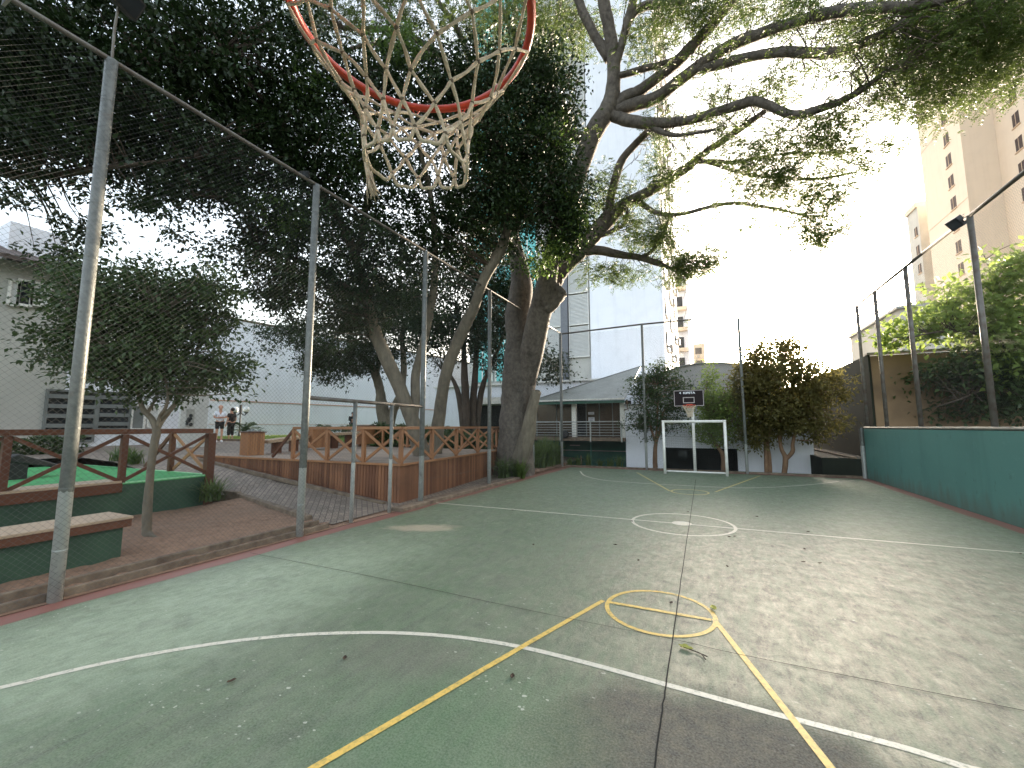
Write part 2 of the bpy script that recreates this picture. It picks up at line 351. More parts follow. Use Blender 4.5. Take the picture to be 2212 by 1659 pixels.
# ------------------------------------------------------------------ mesh kit
class MB:
    def __init__(s): s.v, s.f = [], []
    def add(s, vs, fs):
        o = len(s.v); s.v += [tuple(map(float, q)) for q in vs]; s.f += [tuple(i + o for i in f) for f in fs]; return s
    def box(s, x0, x1, y0, y1, z0, z1):
        vs = [(x, y, z) for z in (z0, z1) for y in (y0, y1) for x in (x0, x1)]
        return s.add(vs, [(0, 2, 3, 1), (4, 5, 7, 6), (0, 1, 5, 4), (2, 6, 7, 3), (0, 4, 6, 2), (1, 3, 7, 5)])
    def quad(s, a, b, c, d): return s.add([a, b, c, d], [(0, 1, 2, 3)])
    def beam(s, a, b, w, h, up=(0, 0, 1)):
        a, b, up = np.array(a, float), np.array(b, float), np.array(up, float)
        d = b - a; d /= np.linalg.norm(d); sd = np.cross(d, up)
        if np.linalg.norm(sd) < 1e-4: sd = np.cross(d, (1, 0, 0))
        sd /= np.linalg.norm(sd); u2 = np.cross(sd, d)
        vs = [p + sd * i * w / 2 + u2 * j * h / 2 for p in (a, b) for i, j in ((-1, -1), (1, -1), (1, 1), (-1, 1))]
        return s.add(vs, [(0, 3, 2, 1), (4, 5, 6, 7), (0, 1, 5, 4), (1, 2, 6, 5), (2, 3, 7, 6), (3, 0, 4, 7)])
    def tube(s, pts, rad, n=8, cap=True, wob=0.0):
        pts = np.array(pts, float); k = len(pts)
        rad = np.full(k, rad) if np.isscalar(rad) else np.array(rad, float)
        tan = np.gradient(pts, axis=0); tan /= np.linalg.norm(tan, axis=1)[:, None] + 1e-12
        ref = np.array([0, 0, 1.0]) if abs(tan[0][2]) < 0.9 else np.array([1.0, 0, 0])
        a = np.cross(tan[0], ref); a /= np.linalg.norm(a)
        vs = []
        for i in range(k):
            a = a - tan[i] * (a @ tan[i]); a /= np.linalg.norm(a); bb = np.cross(tan[i], a)
            for j in range(n):
                th = 2 * math.pi * j / n
                r = rad[i] * (1 + (wob * (math.sin(3 * th + i * .7) * .6 + math.sin(2 * th - i * .45)) if wob else 0))
                vs.append(pts[i] + (a * math.cos(th) + bb * math.sin(th)) * r)
        fs = [(i * n + j, i * n + (j + 1) % n, (i + 1) * n + (j + 1) % n, (i + 1) * n + j) for i in range(k - 1) for j in range(n)]
        if cap: fs += [tuple(range(n - 1, -1, -1)), tuple((k - 1) * n + j for j in range(n))]
        return s.add(vs, fs)
    def lathe(s, c, prof, n=16, axis=(0, 0, 1)):
        ax = np.array(axis, float); ax /= np.linalg.norm(ax)
        rf = np.array([1.0, 0, 0]) if abs(ax[0]) < 0.9 else np.array([0, 1.0, 0])
        a = np.cross(ax, rf); a /= np.linalg.norm(a); b = np.cross(ax, a); c = np.array(c, float)
        vs = [c + ax * h + (a * math.cos(2 * math.pi * j / n) + b * math.sin(2 * math.pi * j / n)) * r for r, h in prof for j in range(n)]
        k = len(prof)
        fs = [(i * n + j, i * n + (j + 1) % n, (i + 1) * n + (j + 1) % n, (i + 1) * n + j) for i in range(k - 1) for j in range(n)]
        fs += [tuple(range(n - 1, -1, -1)), tuple((k - 1) * n + j for j in range(n))]
        return s.add(vs, fs)
    def ball(s, c, r, n=12, m=8):
        return s.lathe(c, [(max(1e-3, r * math.sin(math.pi * i / m)), -r * math.cos(math.pi * i / m)) for i in range(m + 1)], n)
    def poly_prism(s, pts, off):
        k = len(pts); off = np.array(off, float); pts = [np.array(p, float) for p in pts]
        vs = pts + [p + off for p in pts]
        return s.add(vs, [tuple(range(k)), tuple(range(2 * k - 1, k - 1, -1))] + [(i, i + k, (i + 1) % k + k, (i + 1) % k) for i in range(k)])
    def build(s, name, m, parent=None, smooth=False, bevel=0.0):
        return mesh_obj(name, np.array(s.v, float).reshape(-1, 3), s.f, m, parent, smooth, bevel)

def wloc(o):
    p = Vector((0, 0, 0))
    while o is not None: p += o.location; o = o.parent
    return np.array(p)

def mesh_obj(name, v, f, m, parent=None, smooth=False, bevel=0.0):
    me = bpy.data.meshes.new(name)
    if parent is not None: v = v - wloc(parent)
    if isinstance(f, np.ndarray):
        nf, k = f.shape
        me.vertices.add(len(v)); me.vertices.foreach_set('co', v.astype(np.float32).ravel())
        me.loops.add(nf * k); me.loops.foreach_set('vertex_index', f.astype(np.int32).ravel())
        me.polygons.add(nf); me.polygons.foreach_set('loop_start', np.arange(0, nf * k, k, dtype=np.int32))
        me.polygons.foreach_set('loop_total', np.full(nf, k, dtype=np.int32))
        me.update(calc_edges=True)
    else:
        me.from_pydata([tuple(q) for q in v], [], f); me.update()
    if smooth: me.polygons.foreach_set('use_smooth', [True] * len(me.polygons))
    for mm in (m if isinstance(m, (list, tuple)) else [m]): me.materials.append(mm)
    o = bpy.data.objects.new(name, me); COL.objects.link(o)
    if parent is not None: o.parent = parent
    if bevel:
        md = o.modifiers.new('bevel', 'BEVEL'); md.width = bevel; md.segments = 2; md.limit_method = 'ANGLE'
    return o

def tag(o, label=None, cat=None, group=None, kind=None):
    if label: o['label'] = label
    if cat: o['category'] = cat
    if group: o['group'] = group
    if kind: o['kind'] = kind
    return o

def thing(name, label, cat, loc=(0, 0, 0), group=None):
    o = bpy.data.objects.new(name, None); COL.objects.link(o); o.location = Vector([float(q) for q in loc])
    o.empty_display_size = 0.2
    return tag(o, label, cat, group)

def smooth_path(pts, sub=5):
    P = np.array(pts, float); out = []
    ext = np.vstack([2 * P[0] - P[1], P, 2 * P[-1] - P[-2]])
    for i in range(1, len(ext) - 2):
        p0, p1, p2, p3 = ext[i - 1], ext[i], ext[i + 1], ext[i + 2]
        for k in range(sub):
            t = k / sub
            out.append(0.5 * ((2 * p1) + (-p0 + p2) * t + (2 * p0 - 5 * p1 + 4 * p2 - p3) * t * t + (-p0 + 3 * p1 - 3 * p2 + p3) * t ** 3))
    out.append(P[-1]); return np.array(out)

# ================================================================== SETTING
def strip_mesh(name, pts, width, z, m, kind='structure', closed=False):
    P = np.array([[p[0], p[1]] for p in pts], float); k = len(P)
    if closed: T = np.roll(P, -1, 0) - np.roll(P, 1, 0)
    else: T = np.gradient(P, axis=0)
    T /= np.linalg.norm(T, axis=1)[:, None]; Nn = np.stack([-T[:, 1], T[:, 0]], 1) * width / 2
    v = np.vstack([np.c_[P + Nn, np.full(k, z)], np.c_[P - Nn, np.full(k, z)]])
    f = [(i, i + k, (i + 1) % k + k, (i + 1) % k) for i in range(k if closed else k - 1)]
    return v, f

def multi(name, parts, m):
    vs, fs, o = [], [], 0
    for v, f in parts:
        vs.append(v); fs += [tuple(i + o for i in q) for q in f]; o += len(v)
    ob = mesh_obj(name, np.vstack(vs), fs, m); return tag(ob, kind='structure')

def sheet(name, pts, z, m):
    v = np.array([[p[0], p[1], z] for p in pts]); return tag(mesh_obj(name, v, [tuple(range(len(pts)))], m), kind='structure')

sheet('ground', [(-400, -400), (400, -400), (400, 400), (-400, 400)], -0.45, M['earth'])
def XL(y): return -6.02 + 0.024 * (y - 1.7)        # outer edge of the red strip on the left
def XR(y): return 4.86 - 0.0 * y
YF = 17.95
court = MB()
court.v = [(XL(-6) , -6, 0), (XR(0), -6, 0), (XR(0), YF, 0), (XL(YF), YF, 0), (XL(-6), -6, -0.44), (XR(0), -6, -0.44), (XR(0), YF, -0.44), (XL(YF), YF, -0.44)]
court.f = [(0, 1, 2, 3), (7, 6, 5, 4), (0, 4, 5, 1), (1, 5, 6, 2), (2, 6, 7, 3), (3, 7, 4, 0)]
tag(court.build('court_surface', M['court']), kind='structure')
RW = 0.27
def redstrip():
    out = []
    ys = np.linspace(-6, YF - RW, 60)
    wob = lambda y, k: 0.02 * math.sin(y * 2.1 + k) + 0.012 * math.sin(y * 5.3 + k * 2)
    L = [(XL(y), y, 0.0014) for y in ys]; Li = [(XL(y) + RW + wob(y, 0), y, 0.0014) for y in ys]
    k = len(ys); out.append((np.array(L + Li), [(i, i + k, i + k + 1, i + 1) for i in range(k - 1)]))
    Rr = [(XR(y), y, 0.0014) for y in ys]; Ri = [(XR(y) - RW - wob(y, 2), y, 0.0014) for y in ys]
    out.append((np.array(Rr + Ri), [(i, i + 1, i + k + 1, i + k) for i in range(k - 1)]))
    xs = np.linspace(XL(YF), XR(YF), 50); k = len(xs)
    F = [(x, YF, 0.0014) for x in xs]; Fi = [(x, YF - RW + wob(x, 4), 0.0014) for x in xs]
    # keep the end band clear of the side bands' ends by starting above them
    out.append((np.array([(a, b, 0.0014) for a, b, _ in F] + [(a, b, 0.0014) for a, b, _ in Fi]), [(i, i + 1, i + k + 1, i + k) for i in range(k - 1)]))
    return out
rs = redstrip()
for i, (v, f) in enumerate(rs):
    if i == 2: v[:, 2] = 0.0020
multi('red_border', rs, M['red_strip'])

G2 = lambda pts, sub=6: smooth_path([gnd(*p) for p in pts], sub)
circ = lambda c, r, n=72: [(c[0] + r * math.cos(2 * math.pi * i / n), c[1] + r * math.sin(2 * math.pi * i / n)) for i in range(n)]
CC = gnd(1473, 1131); FC = gnd(1424, 1320); FF = gnd(1490, 1063)
near_arc = [(-60, 1502), (0, 1486), (120, 1457), (250, 1428), (380, 1404), (500, 1386), (640, 1372), (780, 1367), (890, 1369), (1000, 1378), (1120, 1397), (1250, 1428), (1376, 1462), (1500, 1496), (1640, 1534), (1800, 1576), (1950, 1615), (2090, 1659), (2200, 1692)]
far_arc = [(1253, 1018), (1262, 1027), (1285, 1034), (1318, 1039), (1360, 1042), (1420, 1046), (1480, 1049), (1540, 1052), (1600, 1054), (1660, 1053), (1710, 1050), (1760, 1046), (1812, 1040)]
disc = [(CC[0] + .17 * math.cos(a), CC[1] + .17 * math.sin(a), 0.0040) for a in np.linspace(0, 2 * math.pi, 28)[:-1]]
hl = [gnd(926, 1085), gnd(1300, 1117), gnd(2212, 1195), gnd(2420, 1213)]
multi('white_court_lines', [
    strip_mesh('', smooth_path([(-5.3, -.4, 0), (-4.95, .45, 0)] + [gnd(*q) for q in near_arc[1:]] + [(2.05, 2.86, 0), (2.75, 2.42, 0), (3.4, 1.75, 0), (3.9, .95, 0), (4.25, -.1, 0)], 6), 0.053, 0.0026, None), strip_mesh('', G2(far_arc), 0.055, 0.0026, None),
    strip_mesh('', hl, 0.05, 0.0032, None), strip_mesh('', circ(CC, 0.86), 0.055, 0.0026, None, closed=True),
    (np.array(disc), [tuple(range(len(disc)))])], M['white_line'])
multi('yellow_court_lines', [
    strip_mesh('', [gnd(650, 1676) * 2.6 - gnd(1303, 1298) * 1.6, gnd(650, 1676), gnd(900, 1531), gnd(1150, 1385), gnd(1303, 1298)], 0.047, 0.0046, None),
    strip_mesh('', [gnd(1542, 1338), gnd(1600, 1412), gnd(1794, 1659), gnd(1794, 1659) * 3 - gnd(1542, 1338) * 2], 0.047, 0.0046, None),
    strip_mesh('', [gnd(1313, 1301), gnd(1536, 1340)], 0.05, 0.0052, None),
    strip_mesh('', circ(FC, 0.485), 0.042, 0.0038, None, closed=True)], M['yellow_line'])
multi('faded_yellow_lines', [
    strip_mesh('', [gnd(1376, 1021), gnd(1447, 1061)], 0.055, 0.0046, None),
    strip_mesh('', [gnd(1642, 1028), gnd(1545, 1063)], 0.055, 0.0046, None),
    strip_mesh('', circ(FF, 0.46), 0.05, 0.0038, None, closed=True)], M['yellow_faded'])
ck = [gnd(1409, 1690), gnd(1440, 1470), gnd(1475, 1230), gnd(1503, 1036)]
ck = np.vstack([np.linspace(ck[i], ck[i + 1], 14)[:-1] for i in range(3)] + [ck[3:4]])
ck[:, 0] += RNG.normal(0, 0.0022, len(ck))
ck2 = [gnd(540, 1195), gnd(800, 1246), gnd(1106, 1312), gnd(1451, 1382), gnd(1606, 1417), gnd(2212, 1537), gnd(2380, 1570)]
multi('court_joints', [strip_mesh('', ck, 0.0095, 0.0062, None), strip_mesh('', G2([(540, 1195), (800, 1246), (1106, 1312), (1451, 1382), (1606, 1417), (2212, 1537), (2380, 1570)]), 0.007, 0.0068, None)], M['crack'])

# ground on the left: soil bed, ramped paving, plaza, lawn
def hz(x):
    return float(0.03 + 0.80 * np.clip((-6.6 - x) / 7.9, 0, 1) + 0.22 * np.clip((-14.5 - x) / 6.0, 0, 1))
def hgrid(name, x0, x1, y0, y1, nx, ny, m, hf, dz=0.0, rough=0.0):
    xs, ys = np.linspace(x0, x1, nx), np.linspace(y0, y1, ny)
    v = np.array([[x, y, hf(x) + dz + (RNG.normal(0, rough) if rough else 0)] for y in ys for x in xs])
    f = np.array([[j * nx + i, j * nx + i + 1, (j + 1) * nx + i + 1, (j + 1) * nx + i] for j in range(ny - 1) for i in range(nx - 1)])
    return tag(mesh_obj(name, v, f, m, smooth=True), kind='structure')
def edge_y(x): return 5.55 + 0.75 * float(np.clip((-6.8 - x) / 3.2, 0, 1)) if x > -10.25 else 5.74
def surf(name, xs, yf, m, zf, rough=0.0):
    nx = len(xs); rows = [yf(x) for x in xs]; ny = len(rows[0])
    v = np.array([[xs[i], rows[i][j], zf(xs[i], rows[i][j]) + (RNG.normal(0, rough) if rough else 0)] for j in range(ny) for i in range(nx)])
    f = np.array([[j * nx + i, j * nx + i + 1, (j + 1) * nx + i + 1, (j + 1) * nx + i] for j in range(ny - 1) for i in range(nx - 1)])
    return tag(mesh_obj(name, v, f, m, smooth=True), kind='structure')
sstep = lambda a, b, t: (lambda u: u * u * (3 - 2 * u))(float(np.clip((t - a) / (b - a), 0, 1)))
surf('soil_bed', np.linspace(-12.4, -6.22, 60), lambda x: np.linspace(-5, edge_y(x) + .02, 110), M['soil'], lambda x, y: 0.035 + max(0, hz(x) - .05) * .40 * sstep(edge_y(x) - 1.2, edge_y(x), y) * (1 - sstep(9.6, 10.3, -x)), 0.009)
surf('paved_path', np.concatenate([np.linspace(-62, -15, 30), np.linspace(-14.5, -6.1, 60)]), lambda x: np.array([edge_y(x), 7, 10, 30, 60.0]), M['paver'], lambda x, y: hz(x) - (hz(x) - .03) * .58 * (1 - sstep(edge_y(x), 7.5, y)) * (1 - sstep(10.6, 13.2, -x)))
hgrid('plaza', -62, -16.5, -30, 5.9, 30, 4, M['paver'], hz)
hgrid('planting_soil', -7.4, -5.75, 14.2, 19, 8, 40, M['soil'], lambda x: 0.06, 0.0, 0.012)
hgrid('lawn', -60, -20.6, 13.6, 16.2, 30, 8, M['grass'], hz, 0.05, 0.02)
hgrid('lawn', -20.6, -12.0, 15.6, 40, 30, 30, M['grass'], hz, 0.05, 0.02)
hgrid('lawn', -60, -20.6, 16.2, 40, 30, 20, M['grass'], hz, 0.05, 0.02)

v_ = []
for y in np.linspace(-6, 18, 25): v_ += [(XL(y) - .5, y, .022), (XL(y) - .004, y, .006)]
tag(mesh_obj('drain_strip', np.array(v_), [(2 * i, 2 * i + 1, 2 * i + 3, 2 * i + 2) for i in range(24)], M['soil']), kind='structure')
k = MB(); k.beam((XL(-5) - 0.10, -5, 0.03), (XL(5.4) - 0.10, 5.4, 0.03), 0.05, 0.12)
k.beam((XL(-5) - 0.36, -5, 0.07), (XL(5.4) - 0.36, 5.4, 0.07), 0.07, 0.10)
tag(k.build('kerb', M['kerb'], bevel=0.012), kind='structure')
k = MB(); k.beam((-9.95, edge_y(-9.95), .0), (-12.6, 5.82, .16), 0.14, 0.5); k.beam((-6.7, edge_y(-6.7), hz(-6.7) + .03), (-10.0, edge_y(-10), .17), 0.13, 0.12)
tag(k.build('kerb', M['kerb'], bevel=0.015), kind='structure')
k = MB(); k.beam((-6.6, 7.42, 0.03), (-14.0, 7.5, 0.80), 0.12, 0.10)
k.beam((XL(14) - 0.16, 7.0, 0.03), (XL(16) - 0.18, 13.0, 0.03), 0.3, 0.10)
tag(k.build('kerb', M['kerb'], bevel=0.015), kind='structure')
k = MB(); k.beam((-6.2, YF + 0.07, 0.02), (4.86, YF + 0.07, 0.02), 0.12, 0.08); tag(k.build('kerb', M['kerb']), kind='structure')
k = MB(); k.beam((-19.2, 13.4, hz(-19.2) + 0.06), (-34, 13.4, hz(-34) + 0.06), 0.14, 0.16)
k.beam((-12.6, 15.4, hz(-13) + 0.04), (-19.2, 13.4, hz(-19.2) + 0.06), 0.14, 0.14)
tag(k.build('kerb', M['kerb']), kind='structure')

# ================================================================== FENCES
def chainlink(name, o, ud, length, z0, z1, parent, pitch=0.062, wire=0.0020, holes=(), noise_amp=0.014, seg=0.34):
    o = np.array(o, float); ud = np.array(ud, float); nd = np.array([ud[1], -ud[0], 0.0]); Hh = z1 - z0
    A, B = [], []
    for sgn in (1, -1):
        for s0 in np.arange(-Hh, length + Hh, pitch):
            # line: s = s0 + sgn * t, t in 0..Hh
            t0, t1 = 0.0, Hh
            if sgn > 0: t0 = max(t0, -s0); t1 = min(t1, length - s0)
            else: t0 = max(t0, s0 - length); t1 = min(t1, s0)
            if t1 - t0 < 0.02: continue
            k = max(1, int((t1 - t0) / seg)); tt = np.linspace(t0, t1, k + 1)
            p = np.stack([s0 + sgn * tt, z0 + tt], 1)
            for i in range(k):
                mid = (p[i] + p[i + 1]) / 2
                if any(h[0] < mid[0] < h[1] and h[2] < mid[1] < h[3] for h in holes): continue
                A.append(p[i]); B.append(p[i + 1])
    A, B = np.array(A), np.array(B)
    def w(q):
        n = noise_amp * (np.sin(q[:, 0] * 2.3 + q[:, 1] * 1.1) + 0.6 * np.sin(q[:, 0] * 5.1 - q[:, 1] * 3.7) + 0.4 * np.sin(q[:, 1] * 7.3 + q[:, 0] * 1.7))
        s = q[:, 0] + 0.008 * np.sin(q[:, 1] * 4.1 + q[:, 0] * 1.3)
        return o + s[:, None] * ud + n[:, None] * nd + np.c_[np.zeros(len(q)), np.zeros(len(q)), q[:, 1]]
    a, b = w(A), w(B); d = b - a; d /= np.linalg.norm(d, axis=1)[:, None]
    e1 = np.tile(nd, (len(a), 1)); e2 = np.cross(d, e1)
    r = wire / 2; vs = []
    for base in (a, b):
        for th in (0, 2.094, 4.189): vs.append(base + r * (e1 * math.cos(th) + e2 * math.sin(th)))
    v = np.stack(vs, 1).reshape(-1, 3); n = len(a); idx = np.arange(n)[:, None] * 6
    f = np.concatenate([idx + np.array([[i, (i + 1) % 3, 3 + (i + 1) % 3, 3 + i]]) for i in range(3)])
    return mesh_obj(name, v, f, M['wire'], parent)

FH = 5.98
XF = lambda y: -6.05 + 0.018 * (y - 2.0) * 0.9
fence = thing('chain_link_fence', 'tall chain link fence with grey steel posts between the court and the wooden deck', 'fence', (XF(8), 8, 0))
PY = [-1.2, 2.04, 4.81, 7.89, 11.1, 14.45, 17.72]
for y in PY:
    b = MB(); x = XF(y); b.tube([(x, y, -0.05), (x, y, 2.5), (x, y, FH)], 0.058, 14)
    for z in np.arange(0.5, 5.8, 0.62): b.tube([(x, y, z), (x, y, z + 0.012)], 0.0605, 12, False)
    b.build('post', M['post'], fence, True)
b = MB(); b.tube([(XF(y), y, FH) for y in np.linspace(-3, 17.72, 9)], 0.029, 10); b.build('top_rail', M['rail'], fence, True)
# gateway frame between the third and fourth posts
gz = 2.22
b = MB(); b.tube([(XF(4.81), 4.81, gz + 0.02), (XF(7.89), 7.89, gz)], 0.036, 10); b.build('gate_rail', M['rail'], fence, True)
for y in (5.87, 6.87):
    b = MB(); x = XF(y); b.tube([(x, y, 0), (x, y, gz)], 0.038, 10); b.build('gate_post', M['post'], fence, True)
c0 = np.array([XF(-3) + 0.07, -3, 0]); c1 = np.array([XF(17.72) + 0.07, 17.72, 0]); Ln = np.linalg.norm(c1 - c0)
chainlink('wire_mesh', c0, (c1 - c0) / Ln, Ln, 0.04, FH - 0.03, fence, holes=[(5.87 + 3, 6.87 + 3, 0, gz)])
b = MB()
for z in (0.55, 1.72, 3.0, 4.4):
    b.tube([(XF(y) + 0.075, y, z + 0.01 * math.sin(y)) for y in np.linspace(7.89, 17.7, 14)], 0.0022, 4, False)
b.build('tension_wire', M['wire'], fence)

ff = thing('chain_link_fence', 'end fence of chain link behind the white goal with a dark top rail', 'fence', (-2, 17.8, 0))
YE = 17.82
for x, hh in ((-2.24, 6.03), (1.33, 5.9)):
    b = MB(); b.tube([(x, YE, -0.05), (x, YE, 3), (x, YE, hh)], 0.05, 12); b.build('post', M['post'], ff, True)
xr = aty(1497, 690, YE)
b = MB(); b.tube([(XF(17.7), YE, FH - 0.02), (-2.24, YE, 6.03), (xr[0], YE, xr[2])], 0.036, 8); b.build('top_rail', M['rail'], ff, True)
chainlink('wire_mesh', (XF(17.7), YE + 0.06, 0), (1, 0, 0), 1.33 - XF(17.7), 0.02, 5.9, ff, wire=0.0032)
b = MB()
for z in (1.35, 2.9): b.tube([(x, YE + 0.065, z) for x in np.linspace(XF(17.7), 1.33, 8)], 0.003, 4, False)
b.build('tension_wire', M['wire'], ff)

# turquoise wall and the fence on it
wall = thing('low_wall', 'long turquoise painted wall with a grey metal coping along the right of the court', 'wall', (4.95, 8, 0))
b = MB(); b.box(4.87, 5.05, -6, 17.9, -0.5, 1.66); b.build('wall_body', M['turquoise'], wall)
b = MB(); b.tube([(4.9, -6, 1.70), (4.9, 17.9, 1.70)], 0.035, 8); b.box(4.935, 5.06, -6, 17.9, 1.663, 1.70); b.build('coping', M['coping'], wall, False)
b = MB(); b.tube([(4.80, 17.86, 0), (4.80, 17.86, 1.70)], 0.04, 10); b.box(4.76, 4.868, 17.92, 17.98, 0, 1.66); b.build('end_post', M['post'], wall)
rf = thing('chain_link_fence', 'chain link fence standing on top of the turquoise wall', 'fence', (4.97, 10, 1.7))
XQ = 4.98
for px, py in ((1850, 652), (1890, 640), (1955, 578), (2095, 470)):
    t = atx(px, py, XQ); b = MB(); b.tube([(XQ, t[1], 1.65), (XQ, t[1], 5.93)], 0.05, 10); b.build('post', M['rail'], rf, True)
b = MB(); b.tube([(XQ, 7.4, 1.65), (XQ, 7.4, 5.93)], 0.05, 10); b.build('post', M['rail'], rf, True)
b = MB(); b.tube([(XQ, y, 5.93) for y in (2, 10, 13)], 0.038, 8); b.build('top_rail', M['rail'], rf, True)
b = MB(); b.tube([(XQ, y, 5.93) for y in (13.05, 15, 17.45)], 0.036, 8); b.build('top_rail', M['rail'], rf, True)
chainlink('wire_mesh', (XQ + 0.06, 2, 0), (0, 1, 0), 12.2, 1.72, 5.9, rf, wire=0.0016)

# flood lights
def flood(p, d, label, s=1.0, foot=None):
    p = np.array(p, float); d = np.array(d, float); d /= np.linalg.norm(d)
    t = thing('flood_light', label, 'flood light', p, 'flood lights on the fence rails')
    b = MB(); b.beam(p - d * 0.05 * s, p + d * 0.05 * s, 0.30 * s, 0.22 * s)
    for i in range(5): b.beam(p - d * 0.05 * s + np.array([0, 0, (i - 2) * 0.04 * s]), p - d * 0.075 * s + np.array([0, 0, (i - 2) * 0.04 * s]), 0.26 * s, 0.008)
    b.build('housing', M['black'], t)
    b = MB(); b.beam(p + d * 0.051 * s, p + d * 0.056 * s, 0.26 * s, 0.18 * s); b.build('lens', M['glass_dark'], t)
    if foot is not None:
        b = MB(); b.tube([p - d * 0.06, (p + np.array(foot)) / 2 - d * 0.05, foot], 0.014, 6); b.build('bracket', M['rail'], t)
    return t
q = atx(268, -4, -5.85); flood(q, (0.8, 0.3, -0.5), 'black flood light above the nearest fence post, at the top edge of the photo', 1.1, (XF(2.04), 2.04, FH))
q = atx(660, 355, XF(4.4)); flood((q[0], q[1], FH + 0.06), (0.35, -0.85, -0.4), 'small pale faced flood light on the left fence rail just before the second post', 0.5, (XF(4.4), q[1], FH))
q = atx(1178, 640, XF(13.2))
q = atx(2066, 482, 4.9); flood(q, (-0.75, -0.15, -0.6), 'black flood light on the rail of the right hand fence', 1.0, (XQ, q[1] - 0.1, 5.93))

# ================================================================== RIGHT SIDE WALLS
ow = thing('retaining_wall', 'weathered brown rendered wall behind the leafy tree, with a dark olive flank', 'wall', (9, 18.6, 0))
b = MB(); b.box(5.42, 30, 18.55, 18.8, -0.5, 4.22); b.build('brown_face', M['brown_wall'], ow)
b = MB(); b.poly_prism([(5.35, 18.56, -.5), (5.35, 18.56, 4.27), (5.35, 52, 4.27), (5.35, 52, -.5)], (0.06, 0, 0)); b.build('olive_face', M['olive_wall'], ow)  # far stretch is added out of view to keep sun off the court
b = MB(); b.box(5.32, 30, 18.5, 18.85, 4.28, 4.34); b.build('coping', M['coping'], ow)
pl = thing('planter_wall', 'low dark planter wall with a pale edge in the far right corner', 'planter', (4.6, 20, 0))
b = MB(); b.box(3.75, 5.3, 18.42, 26, -0.5, 0.62); b.build('planter_body', M['dark_bed'], pl)
b = MB(); b.box(4.55, 4.75, 18.4, 26, 0.623, 0.68); b.build('planter_edge', M['kerb'], pl)

# ================================================================== HALL AND VERANDA AT THE FAR END
YH = 20.3
hall = thing('hall', 'low white hall with a dark garage opening and a grey curved gable behind the goal', 'building', (0, YH, 0))
hx = lambda px, py=960, Y=YH: float(aty(px, py, Y)[0])
hzz = lambda py, px=1500, Y=YH: float(aty(px, py, Y)[2])
b = MB(); x0, x1, go0, go1, gt, WT = hx(1352), hx(1757), hx(1436), hx(1592), hzz(968), 2.75
b.box(x0, go0, YH, YH + .2, -0.5, WT); b.box(go1, x1, YH, YH + .2, -0.5, WT); b.box(go0, go1, YH, YH + .2, gt, WT)
b.box(x0, x0 + 0.2, YH + .2, 26, -0.5, WT); b.box(x1 - 0.2, x1, YH + .2, 28, -0.5, WT); b.build('wall', M['white_wall'], hall)
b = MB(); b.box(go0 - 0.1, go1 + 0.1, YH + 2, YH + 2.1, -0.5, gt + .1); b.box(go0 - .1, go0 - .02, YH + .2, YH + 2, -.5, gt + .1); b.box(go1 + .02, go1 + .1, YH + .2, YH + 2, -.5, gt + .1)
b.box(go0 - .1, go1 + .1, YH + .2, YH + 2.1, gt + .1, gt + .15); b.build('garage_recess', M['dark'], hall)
b = MB(); b.box(-0.62, -0.42, YH + 1.1, YH + 1.3, -0.5, gt); b.build('garage_pillar', M['glass_dark'], hall)
b = MB(); b.box(-1.25, -0.85, YH + 1.5, YH + 1.8, 0.1, 0.6); b.build('garage_cabinet', M['glass_dark'], hall)
b = MB(); b.box(x0 - .02, x1 + .02, YH - .05, 29, WT + .003, WT + .07); b.build('roof', M['grey_roof'], hall)
b = MB(); YG = 24.5; prof = [(aty(px, py, YG)[0], aty(px, py, YG)[2]) for px, py in ((1390, 822), (1430, 806), (1465, 794), (1500, 787), (1540, 784), (1590, 786), (1640, 796), (1690, 812))]
b.poly_prism([(prof[0][0], YG, WT)] + [(x, YG, z) for x, z in prof] + [(prof[-1][0], YG, WT)], (0, 6, 0)); b.build('gable', M['hall_roof'], hall)
b = MB()
for i in range(len(prof) - 1): b.beam((prof[i][0], YG - .04, prof[i][1] + .02), (prof[i + 1][0], YG - .04, prof[i + 1][1] + .02), 0.1, 0.05)
b.build('gable_trim', M['frame_grey'], hall)
q_ = aty(1488, 833, YG - .08); b = MB(); b.beam(q_, q_ + np.array([.22, 0, 0]), .12, .08); b.build('wall_lamp', M['black'], hall)

ver = thing('veranda_building', 'white veranda building with a grey sloping roof and steel railings left of the goal', 'building', (-5, 20, 0))
YV = 20.0
b = MB(); b.box(-9.813, -3.456, YV, 23.467, 1.057, 1.227); b.build('veranda_slab', M['kerb'], ver)
b = MB(); b.box(-9.813, -3.435, 22.613, 22.827, -0.5, 1.057); b.box(-9.813, -9.600, YV + .1, 22.613, -0.5, 1.057); b.box(-5.333, -5.280, YV + 0.9, YV + 1.0, -0.5, 1.057); b.build('basement_wall', M['teal_base'], ver)
b = MB(); b.box(-9.813, -3.467, 22.293, 22.357, 0.438, 0.481); b.box(-6.507, -5.973, 21.227, 21.280, 0.758, 0.801); b.build('basement_pipe', M['line_grey'], ver)
for j, (xa, xb) in enumerate(((-9.6, -8.58), (-8.53, -7.41), (-7.36, -6.24), (-5.71, -5.07), (-5.01, -4.37), (-4.32, -3.84), (-3.79, -3.48))):
    b = MB(); b.box(xa, xb, 21.760, 21.803, 1.238, 2.998); w = b.build('window', M['glass_brown'], ver)
    b = MB(); b.box(xa - .045, xa, 21.728, 21.835, 1.233, 2.998); b.build('mullion', M['frame_grey'], w)
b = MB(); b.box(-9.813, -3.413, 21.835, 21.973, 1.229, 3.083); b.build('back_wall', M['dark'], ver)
for xc in (-5.99, -3.59):
    b = MB(); b.box(xc - .11, xc + .11, YV + 0.3, YV + .5, 1.229, 2.934); b.build('column', M['white_metal'], ver)
rl = MB()
